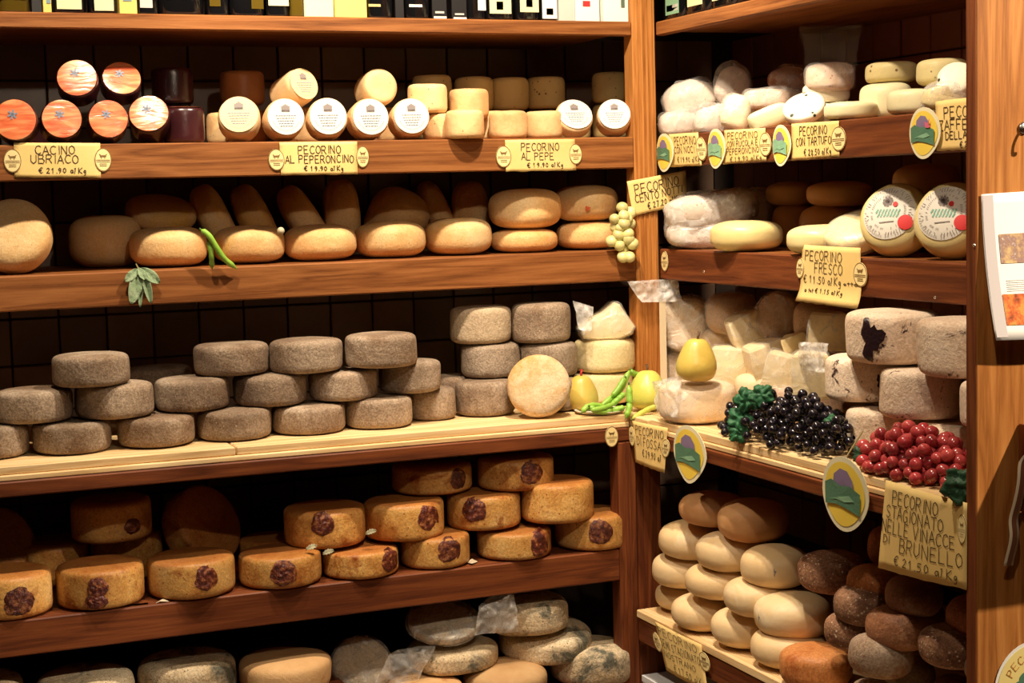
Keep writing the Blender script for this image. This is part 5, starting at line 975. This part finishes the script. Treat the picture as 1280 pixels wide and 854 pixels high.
def lobed(name,c,rad,nrm,m,parent,seed):
    nrm=Vector(nrm).normalized();a=nrm.cross(Vector((0,0,1))).normalized();b_=a.cross(nrm);c=Vector(c)-parent.location;V=[Vector(c)];Fc=[];S=40;ph=seed*1.3
    for i in range(1,7):
        for k in range(S):
            th=2*math.pi*k/S;q=rad*(i/6)*(1+.13*math.cos(5*th+ph)+.06*math.sin(17*th));V.append(c+a*math.cos(th)*q+b_*math.sin(th)*q+nrm*(.05*rad*math.cos(5*th+ph)*(i/6)**2+noise.noise(Vector((math.cos(th)*i*.5,math.sin(th)*i*.5,seed)))*rad*.35-rad*.3*(i/6)**2))
    for k in range(S):Fc.append((0,1+k,1+(k+1)%S))
    for i in range(5):
        for k in range(S):j=1+i*S;Fc.append((j+k,j+S+k,j+S+(k+1)%S,j+(k+1)%S))
    o=mesh(name,V,Fc,m,parent);x=o.modifiers.new('s','SOLIDIFY');x.thickness=.0008;return o
def heap(path,rad,r,n_,zfloor,seed):
    """fill a drooping ridge with berries resting on z=zfloor"""
    rn=random.Random(seed);path=[Vector(p) for p in path];pts=[];tries=0
    while len(pts)<n_ and tries<40000:
        tries+=1;t=rn.random()*(len(path)-1);k=min(int(t),len(path)-2);b=path[k].lerp(path[k+1],t-k)
        e=1-.45*abs(2*t/(len(path)-1)-1)**2
        a=rn.uniform(0,math.pi);q=rn.random()**.4
        p=b+Vector((math.cos(a)*rad*1.15*e*q,rn.uniform(-.3,.3)*r,0));z=zfloor+r+math.sin(a)*rad*1.45*e*q
        p.z=z
        if all((p-o).length>r*1.72 for o in pts):pts.append(p)
    return pts
VINE=rind('vine_leaf',[(.015,.085,.035),(.04,.17,.07)],25,bump=.6,bs=60,rough=.5,var=.2)
VINED=rind('dark_vine_leaf',[(.015,.05,.025),(.03,.09,.04)],25,bump=.6,bs=60,rough=.5,var=.2)
bunch('bunch of pale green grapes hanging beside the corner post',[(-0.0452,-0.018,1.4542),(-0.0721,-0.028,1.4266),(-0.0506,-0.038,1.4334),(-0.0221,-0.018,1.4412),(-0.0571,-0.028,1.4051),(-0.0511,-0.038,1.4137),(-0.0241,-0.018,1.4127),(-0.0614,-0.028,1.3864),(-0.04,-0.038,1.3872),(-0.0764,-0.018,1.3706),(-0.0596,-0.028,1.3592),(-0.0273,-0.038,1.3626),(-0.0437,-0.018,1.3496),(-0.0515,-0.028,1.3304),(-0.0369,-0.038,1.3301),(-0.0644,-0.018,1.4052),(-0.0372,-0.028,1.4242),(-0.0383,-0.038,1.374)],.0150,GW,[(-0.0377,-0.004,1.449),(-0.0382,-0.012,1.4028),(-0.0329,-0.012,1.3361)])
BG=bunch('large bunch of black grapes lying on the right counter edge',heap([(-0.038,-0.5683,0.9695),(-0.038,-0.7904,0.9715),(-0.038,-0.9968,0.9552)],.072,.0099,290,.955,1),.0099,GK,[(-0.1,-1.0675,0.9582),(-0.08,-1.0652,0.9827),(-0.02,-1.0206,1.0113)])
lobed('vine_leaf',(-0.105,-0.716,1.0479),0.026,(-.62,-.72,0.15),VINE,BG,0)
lobed('vine_leaf',(-0.095,-0.7649,1.0626),0.024,(-.62,-.72,0.27),VINE,BG,1)
lobed('vine_leaf',(-0.115,-0.7054,1.0097),0.026,(-.62,-.72,0.39),VINE,BG,2)
lobed('vine_leaf',(-0.12,-0.7064,0.9776),0.022,(-.62,-.72,0.15),VINE,BG,3)
lobed('vine_leaf',(-0.05,-0.9594,1.0252),0.016,(-.62,-.72,0.27),VINE,BG,4)
RG=bunch('large bunch of red grapes lying on the right counter beside the end panel',heap([(-0.045,-1.0885,0.9471),(-0.045,-1.2404,0.943),(-0.045,-1.3726,0.9323)],.056,.0125,150,.955,2)+[(-0.118,-1.4148,0.9689)],.0125,GRD,[(-0.03,-1.1199,0.9938),(-0.08,-1.1525,0.9873),(-0.09,-1.1145,0.9596)])
lobed('vine_leaf',(-0.124,-1.4576,0.9819),.031,(-.72,-.62,.15),VINED,RG,11)
lobed('vine_leaf',(-0.085,-1.1154,0.9855),.020,(-.72,-.62,.3),VINED,RG,12)
# ---------------------------------------------------------------- bottles and cartons on the top shelf
DG=plain('dark_glass',(.006,.006,.007),.08,spec=.8);CARTK=plain('black_carton',(.012,.011,.012),.4)
def pack(kind,lab,x0,x1,y0,h_,z,labels=(),m=None,axis='x'):
    """kind: bottle (square shouldered glass with neck and cap) or carton"""
    w_=x1-x0;c=((x0+x1)/2,y0+w_/2+.002,z) if axis=='x' else (y0+w_/2+.002,(x0+x1)/2,z)
    root=empty('oil_bottle' if kind=='bottle' else 'carton',c,lab,'bottle' if kind=='bottle' else 'box','oil bottles and cartons on the top shelf')
    if axis=='y':root.rotation_euler=(0,0,-math.pi/2)
    a=w_/2
    if kind=='bottle':
        V=[];Fc=[];pr=[(a*.94,0),(a,.004),(a,h_*.62),(a*.9,h_*.68),(a*.45,h_*.75),(a*.32,h_*.80),(a*.32,h_*.93)]
        S=24
        for r,z_ in pr:
            k_=min(1,max(0,(h_*.74-z_)/(h_*.14)))
            for k in range(S):
                t=2*math.pi*(k+.5)/S;cx,sy=math.cos(t),math.sin(t);e=1/max(abs(cx),abs(sy));e=min(e,1.22)*k_+(1-k_);V.append(Vector((r*cx*e,r*sy*e,z_)))
        for i in range(len(pr)-1):
            for k in range(S):Fc.append((i*S+k,i*S+(k+1)%S,(i+1)*S+(k+1)%S,(i+1)*S+k))
        Fc.append(tuple(range(S))[::-1])
        o=mesh('glass',V,Fc,m or DG,root)
        V,Fc=lathe([(a*.36,h_*.88),(a*.38,h_*.885),(a*.38,h_*.985),(a*.34,h_)],20);mesh('cap',V,Fc,plain('gold_cap',(.45,.28,.06),.3,metal=.8),root)
    else:
        box('carton_body',-a,a,-a,a,0,h_,m or CARTK,root,b=.001);box('carton_lid',-a*.96,a*.96,-a*.96,a*.96,h_+.0005,h_+.004,m or CARTK,root,b=.001)
    for (u0,u1,z0,z1,mm) in labels:
        o=box('bottle_label',-a+u0*w_,-a+u1*w_,-a-.0016,-a-.0004,z0,z1,mm,root,b=0)
    return root
CL=plain('label_cream',(.80,.72,.40),.6);CW=plain('label_white',(.84,.82,.74),.6);CY=plain('carton_yellow',(.80,.58,.14),.6);CG=plain('label_green_seal',(.10,.14,.09),.6);CGY=plain('carton_grey',(.55,.53,.48),.5);OIL=plain('olive_oil_glass',(.10,.065,.008),.12,spec=.8);GOLD=plain('gold_stripe',(.55,.42,.18),.4);CB=plain('label_blue',(.18,.28,.34),.6)
pack('bottle','dark oil bottle with white label at the far left of the top shelf',-1.5182,-1.4514,.012,0.29,1.9175,[(0.08,0.9,0.027,0.14,CW)],OIL)
pack('carton','narrow black carton at the far left, right of the first bottle',-1.4480,-1.4261,.012,0.24,1.9175,[],None)
pack('carton','narrow pale carton with a faint blue motif near the left end of the top shelf',-1.4236,-1.4058,.012,0.22,1.9175,[(0.4,0.9,0.02,0.06,CB)],CY)
pack('bottle','dark bottle with wide cream label, second bottle from the left',-1.4032,-1.3305,.012,0.29,1.9175,[(0.12,0.85,0.008,0.12,CL)],None)
pack('bottle','dark bottle with blue motif on its cream label, third bottle from the left',-1.3253,-1.2619,.012,0.29,1.9175,[(0.18,0.84,0.006,0.11,CL),(0.3,0.7,0.03,0.05,CB)],None)
pack('carton','pale yellow carton with blue motif between dark bottles',-1.2592,-1.2206,.012,0.24,1.9175,[(0.2,0.7,0.028,0.06,CB)],CY)
pack('bottle','dark bottle with dull grey label, right of the pale yellow carton',-1.2188,-1.1727,.012,0.28,1.9175,[(0.1,0.7,0.014,0.1,CGY)],None)
pack('bottle','wide dark bottle with white label high above its base',-1.1709,-1.0682,.012,0.3,1.9175,[(0.17,0.72,0.034,0.15,CW)],None)
pack('bottle','dark brownish bottle left of the olive-tinted one',-1.0628,-1.0133,.012,0.29,1.9175,[(0.1,0.6,0.02,0.09,OIL)],None)
pack('bottle','olive-tinted bottle in the middle left of the top shelf',-1.0096,-0.9298,.012,0.29,1.9175,[(0.6,0.95,0.016,0.12,OIL)],None)
pack('bottle','dark bottle with cream label low on its front, left of the brown bottle',-0.9260,-0.8733,.012,0.29,1.9175,[(0.08,0.98,0.024,0.14,CL)],None)
pack('bottle','narrow brown-gold bottle left of the two cream cartons',-0.8705,-0.8391,.012,0.27,1.9175,[],OIL)
pack('carton','cream carton, left one of the adjoining bright pair',-0.8372,-0.7672,.012,0.25,1.9175,[],CL)
pack('carton','yellow carton, right one of the adjoining bright pair',-0.7643,-0.6863,.012,0.25,1.9175,[(0.1,0.9,0.05,0.056,CL)],CY)
pack('bottle','black bottle with gold stripe right of the yellow carton',-0.6833,-0.6191,.012,0.29,1.9175,[(0.02,0.48,0.026,0.032,GOLD)],None)
pack('carton','narrow black carton between gold-striped and white-striped bottles',-0.6161,-0.5941,.012,0.25,1.9175,[],None)
pack('bottle','black bottle with thin white stripe in the centre of the top shelf',-0.5911,-0.5267,.012,0.29,1.9175,[(0.15,0.66,0.027,0.033,CW)],None)
pack('carton','black carton with white foot strip, left one of two',-0.5237,-0.4860,.012,0.24,1.9175,[(0.1,0.95,0.001,0.006,CW),(0.2,0.8,0.013,0.018,CGY)],None)
pack('carton','black carton with white foot strip, right one of two',-0.4738,-0.4348,.012,0.24,1.9175,[(0.1,0.95,0.0005,0.0045,CW),(0.2,0.8,0.01,0.014,CGY)],None)
pack('bottle','black bottle with a sliver of pale label on its right side',-0.4317,-0.3850,.012,0.28,1.9175,[(0.55,0.98,0.022,0.1,CW)],None)
pack('bottle','black bottle with cream label and green seal, left one of two',-0.3819,-0.3075,.012,0.28,1.9175,[(0.08,0.84,0.015,0.1,CL),(0.32,0.56,0.024,0.044,CG)],None)
pack('bottle','black bottle with cream label and green seal, right one of two',-0.3032,-0.2416,.012,0.28,1.9175,[(0.12,0.92,0.02,0.1,CL),(0.38,0.66,0.032,0.05,CG)],None)
pack('bottle','slim black bottle with a low label and dark seal near the white cartons',-0.2395,-0.1954,.012,0.27,1.9175,[(0.06,0.94,0.005,0.08,CW),(0.3,0.72,0.014,0.03,CG)],None)
pack('carton','pale grey carton left of the two white ones beside the post',-0.1922,-0.1478,.012,0.26,1.9175,[],CGY)
pack('carton','white carton with small red print, left one of two beside the post',-0.1467,-0.0810,.012,0.26,1.9175,[(0.3,0.6,0.037,0.05,REDI)],CW)
pack('carton','white carton with small dark print, right one of two beside the post',-0.0700,-0.0011,.012,0.26,1.9175,[(0.7,0.84,0.036,0.06,CG)],CW)
pack('bottle','dark bottle with greenish label, first on the right top shelf from the post',-0.1076,0.0035,.08,0.28,1.9175,[(0.3,0.92,0.012,0.1,GRN2),(0.35,0.9,0.02,0.035,CGY)],axis='y')
pack('bottle','dark bottle with yellow label, second on the right top shelf from the post',-0.2362,-0.1131,.08,0.28,1.9175,[(0.25,0.85,0.02,0.1,CL)],axis='y')
pack('bottle','dark bottle, third on the right top shelf from the post',-0.3611,-0.2434,.08,0.28,1.9175,[(0.2,0.8,0.02,0.1,CL)],axis='y')
# ---------------------------------------------------------------- things on the end panel, small bits
fl=empty('flyer',(-0.0238,-1.5,1.3573),'white flyer with two food photographs pinned on the end panel','flyer')
FQ=[(-0.1114,-1.4985,1.4759),(0.0676,-1.4985,1.4809),(0.076,-1.4985,1.2301),(-0.1048,-1.4985,1.2352)]
def FP(u,v,l=0):
    a,b,c_,d=[Vector(p) for p in FQ];return (a*(1-u)+b*u)*v+(d*(1-u)+c_*u)*(1-v)-fl.location+Vector((0,-l-.004*math.sin(math.pi*u)*(1-v)-.001-.030*(1-v)**2,0))
def fpatch(name,u0,u1,v0,v1,l,m,parent,nu=10,nv=8,back=False):
    return sheet(lambda a,b:FP(u0+(u1-u0)*a,v0+(v1-v0)*b,l),nu,nv,m,parent,name)
s_=fpatch('paper',0,1,0,1,.0003,plain('flyer_paper',(.90,.87,.84),.5),fl,14,14);s_.modifiers.new('s','SOLIDIFY').thickness=.0006
fpatch('grey_margin',0.01,.13,.02,.99,.0012,plain('flyer_margin',(.55,.50,.50),.6),fl)
fpatch('food_photo',.17,.95,.52,.72,.0014,rind('mushroom_print',[(.86,.80,.70),(.30,.17,.15),(.62,.42,.20),(.84,.72,.30)],30,bump=0,var=0),fl)
fpatch('food_photo',.14,.95,.10,.31,.0014,rind('roast_print',[(.12,.04,.02),(.58,.12,.03),(.70,.30,.06),(.25,.28,.06)],42,bump=0,var=0),fl)
for k_ in range(6):fpatch('print_line',.2,.9,.40-.014*k_,.404-.014*k_,.0014,plain('faint_print',(.62,.58,.56),.6),fl,2,1)

rs=empty('round_sticker',(-0.0033,-1.4985,0.6277),'round cream and yellow sticker on the end panel at the bottom right corner','sticker')
RR=0.0800
def rd(rad,l,m,name,par,cx=0,cz=0,sx=1,sz=1):
    V,Fc=disc_patch(rad,rings=3,seg=48);return fixn(mesh(name,[Vector((cx+q.x*sx,-l,cz+q.y*sz)) for q in V],Fc,m,par,smooth=False))
bd=rd(RR,.0006,plain('sticker_white',(.86,.84,.78),.5),'sticker_base',rs);bd.modifiers.new('s','SOLIDIFY').thickness=.0005
yf=rd(RR*.93,.0014,plain('sticker_yellow',(.86,.70,.26),.5),'yellow_field',rs)
for dx,dz,s in((-.12,.2,.2),(.1,.25,.24),(.3,.12,.22),(-.3,.02,.2)):rd(RR*s,.0020+abs(dx)*.001,GRN,'leaf_print',yf,dx*RR,dz*RR,1.2,.8)
V=[];Fc=[]
for k_,ch in enumerate('PECORINO'):
    a=R(148-k_*15);
    for st_ in GLY[ch]:
        pp=[Vector((math.cos(a)*RR*(.60+.03*b)+math.sin(a)*RR*.035*(x_-1.8),-.0022,math.sin(a)*RR*(.60+.03*b)-math.cos(a)*RR*.035*(x_-1.8))) for x_,b in st_]
        for a1,b1 in zip(pp[:-1],pp[1:]):strip(V,Fc,a1,b1,.0014,Vector((0,-1,0)))
mesh('lettering',V,Fc,plain('sticker_orange',(.55,.22,.04),.6),yf,smooth=False)

stp=empty('paper_strap',(-0.0253,-1.515,1.0365),'folded cream strap with a brown middle hanging on the end panel','strap')
sp_=[Vector(p)-stp.location for p in smooth([(-0.0253,-1.515,1.0365),(-0.0402,-1.515,1.0078),(-0.0517,-1.515,0.9406),(-0.0583,-1.515,0.9029),(-0.0648,-1.515,0.8487)],24)]
def stf(w_,l):
    return lambda u,v:sp_[int(v*24)]+Vector(((u-.5)*w_,-l+.004*math.sin(v*14),0))
x_=sheet(stf(.020,0),2,24,plain('strap_cream',(.72,.60,.42),.7),stp,'strap_band');x_.modifiers.new('s','SOLIDIFY').thickness=.001
sheet(stf(.010,.002),2,24,plain('strap_brown',(.20,.07,.03),.7),stp,'brown_middle')
V,Fc=tubeg([Vector((0.0,.018,.012)),Vector((0,.0,.012)),Vector((.004,-.006,.004))],.002,8);mesh('nail',V,Fc,plain('steel',(.5,.47,.42),.3,metal=1),stp)

hk=empty('metal_hook',(-0.0237,-1.497,1.584),'small metal hook on the end panel above the flyer','hook')
V,Fc=tubeg(smooth([(.0,.002,.0),(0,-.014,0),(0,-.024,-.006),(0,-.026,-.018),(0,-.018,-.026)],16),.0028,10);mesh('hook_rod',V,Fc,plain('steel',(.5,.47,.42),.3,metal=1),hk);V,Fc=lathe([(.004,0),(.010,0),(.010,.003),(.003,.004)],20);mesh('hook_plate',[Vector((p.x,-p.z,p.y)) for p in V],Fc,plain('steel',(.5,.47,.42),.3,metal=1),hk)
sw=empty('screw',(-0.1196,-1.4925,1.3916),'bright screw head on the side edge of the end panel','screw','screws in the wood');V,Fc=lathe([(.0004,.0024),(.0022,.0022),(.0034,.0008),(.0034,0)],14);mesh('screw_head',[Vector((-p.z,p.x,p.y)) for p in V],Fc,plain('steel_bright',(.8,.76,.68),.25,metal=1),sw)
sw=empty('screw',(0.0668,-1.1375,1.2783),'screw head near the right end of the right middle shelf edge','screw','screws in the wood');V,Fc=lathe([(.0004,.0024),(.0022,.0022),(.0034,.0008),(.0034,0)],14);mesh('screw_head',[Vector((-p.z,p.x,p.y)) for p in V],Fc,plain('steel_bright',(.8,.76,.68),.25,metal=1),sw)
sw=empty('screw',(0.0668,-0.2321,1.2952),'screw head near the left end of the right middle shelf edge','screw','screws in the wood');V,Fc=lathe([(.0004,.0024),(.0022,.0022),(.0034,.0008),(.0034,0)],14);mesh('screw_head',[Vector((-p.z,p.x,p.y)) for p in V],Fc,plain('steel_bright',(.8,.76,.68),.25,metal=1),sw)
lh=empty('shade_blocker',(0.0482,-1.4965,0.997),'unseen dark wooden holder on the end panel just right of the picture','blocker');box('blocker_front',-.075,.075,-.105,-.096,-.06,.07,WD('X'),lh,b=.002);box('blocker_side',-.081,-.0755,-.105,-.001,-.06,.09,WD('Z'),lh,b=.001);box('blocker_side',.0755,.081,-.105,-.001,-.06,.09,WD('Z'),lh,b=.001);box('blocker_base',-.075,.075,-.0955,-.001,-.066,-.060,WD('X'),lh,b=.001)  # unseen box, added only to throw shade on the end panel
sc_=empty('paper_scrap',(-1.3229,-0.176,0.6258),'torn pale paper scrap in front of the second stamped wheel','paper scrap','scraps on the lower shelf');pp=[Vector(p)-sc_.location for p in [(-1.356,-0.176,0.6258),(-1.336,-0.176,0.6258),(-1.2893,-0.176,0.6258),(-1.2894,-0.176,0.6258),(-1.3166,-0.176,0.6258),(-1.3499,-0.176,0.6258)]];n_=len(pp);V=[p+Vector((0,0,.0016+.003*(i%2))) for i,p in enumerate(pp)]+[p+Vector((0,0,.0006+.003*(i%2))) for i,p in enumerate(pp)];mesh('scrap',V,[tuple(range(n_)),tuple(range(n_,2*n_))[::-1]]+[(i,(i+1)%n_,n_+(i+1)%n_,n_+i) for i in range(n_)],plain('scrap_paper',(.62,.52,.38),.8),sc_,smooth=False)
sc_=empty('paper_scrap',(-1.2584,-0.1712,0.6258),'small paper scrap between the third and fourth stamped wheels','paper scrap','scraps on the lower shelf');pp=[Vector(p)-sc_.location for p in [(-1.2726,-0.176,0.6258),(-1.2532,-0.1569,0.6258),(-1.2443,-0.176,0.6258),(-1.2637,-0.176,0.6258)]];n_=len(pp);V=[p+Vector((0,0,.0016+.003*(i%2))) for i,p in enumerate(pp)]+[p+Vector((0,0,.0006+.003*(i%2))) for i,p in enumerate(pp)];mesh('scrap',V,[tuple(range(n_)),tuple(range(n_,2*n_))[::-1]]+[(i,(i+1)%n_,n_+(i+1)%n_,n_+i) for i in range(n_)],plain('scrap_paper',(.62,.52,.38),.8),sc_,smooth=False)
sc_=empty('paper_scrap',(-0.5216,-0.1438,0.6258),'tiny rind crumb beside the sixth stamped wheel','paper scrap','scraps on the lower shelf');pp=[Vector(p)-sc_.location for p in [(-0.5341,-0.1393,0.6258),(-0.5134,-0.1222,0.6258),(-0.5076,-0.1444,0.6258),(-0.5312,-0.1691,0.6258)]];n_=len(pp);V=[p+Vector((0,0,.0016+.003*(i%2))) for i,p in enumerate(pp)]+[p+Vector((0,0,.0006+.003*(i%2))) for i,p in enumerate(pp)];mesh('scrap',V,[tuple(range(n_)),tuple(range(n_,2*n_))[::-1]]+[(i,(i+1)%n_,n_+(i+1)%n_,n_+i) for i in range(n_)],plain('scrap_paper',(.62,.52,.38),.8),sc_,smooth=False)
lf=empty('dry_leaf',(-0.9186,-0.17,0.7064),'dry leaf bit on top of the fourth stamped wheel','leaf','dry leaf bits');leafmesh('leaf',(-.012,0,0),(.012,-.004,.006),.014,(0,-.6,.8),rind('dry_leaf_skin',[(.30,.28,.16),(.48,.44,.30)],40,bump=.5),lf,.5,.5,None,0)
lf=empty('dry_leaf',(-0.8805,-0.172,0.6916),'dry leaf bit caught left of the fifth stamped wheel','leaf','dry leaf bits');leafmesh('leaf',(-.012,0,0),(.012,-.004,.006),.014,(0,-.6,.8),rind('dry_leaf_skin',[(.30,.28,.16),(.48,.44,.30)],40,bump=.5),lf,.5,.5,None,1)
lf=empty('dry_leaf',(-0.7765,-0.165,0.7255),'dry leaf bit between the stacked stamped wheels','leaf','dry leaf bits');leafmesh('leaf',(-.012,0,0),(.012,-.004,.006),.014,(0,-.6,.8),rind('dry_leaf_skin',[(.30,.28,.16),(.48,.44,.30)],40,bump=.5),lf,.5,.5,None,2)
nt_=empty('hazelnut',(-0.9172,0.0,1.424),'small pale nut between the second and third front amber wheels','nut');V,Fc=lathe([(.0005,-.008),(.005,-.007),(.0085,-.002),(.0085,.003),(.005,.008),(.0005,.0095)],18);mesh('shell',V,Fc,plain('nut_shell',(.62,.52,.34),.5),nt_)
bx=empty('cardboard_box',(-.02,-0.3106,.226),'white cardboard box under the lower right shelf at the picture bottom','box')
HZ=0.0775;box('box_body',-.075,.10,-.13,.13,0,HZ-.004,plain('box_white',(.72,.72,.74),.6),bx,b=.0015);box('box_lid',-.0765,.1015,-.1315,.1315,HZ-.016,HZ,plain('box_white',(.72,.72,.74),.6),bx,b=.001);box('box_print',-.0774,-.0768,-.12,.12,.02,.05,plain('box_print_grey',(.25,.22,.28),.6),bx,b=0)
ps=empty('cardboard_strip',(0.0583,-.028,.9555),'tall pale folded cardboard strip beside the corner post behind the wrapped chunks','cardboard');box('front_fold',-0.0091,0.0091,-.0012,.0012,0,0.2617,plain('pale_card',(.74,.60,.40),.8),ps,b=.0004);box('side_fold',0.0071,0.0091,.0014,.05,0,0.2517,plain('pale_card',(.74,.60,.40),.8),ps,b=.0004)
rz=empty('pine_board',(-1.3,.0,.285),'dark wooden riser under the bottom left mouldy wheels','board');box('riser_top',-.95,.46,-.17,.38,.07,.0895,WD('X'),rz,b=.002);box('riser_leg',-.94,-.90,-.16,.36,.0,.0695,WD('X'),rz,b=.002);box('riser_leg',.40,.44,-.16,.36,.0,.0695,WD('X'),rz,b=.002);box('riser_leg',-.25,-.21,-.16,.36,.0,.0695,WD('X'),rz,b=.002)
pl=empty('small_plate',(-0.1646,-.115,.9552),'white plate rim under the bean pods in the corner','plate');V,Fc=lathe([(.0005,.002),(.05,.002),(.06,.007),(.063,.0085),(.0625,.0070),(.058,.004),(.05,.0),(.0005,.0)],40);mesh('plate_body',V,Fc,plain('white_glaze',(.80,.74,.62),.25),pl)
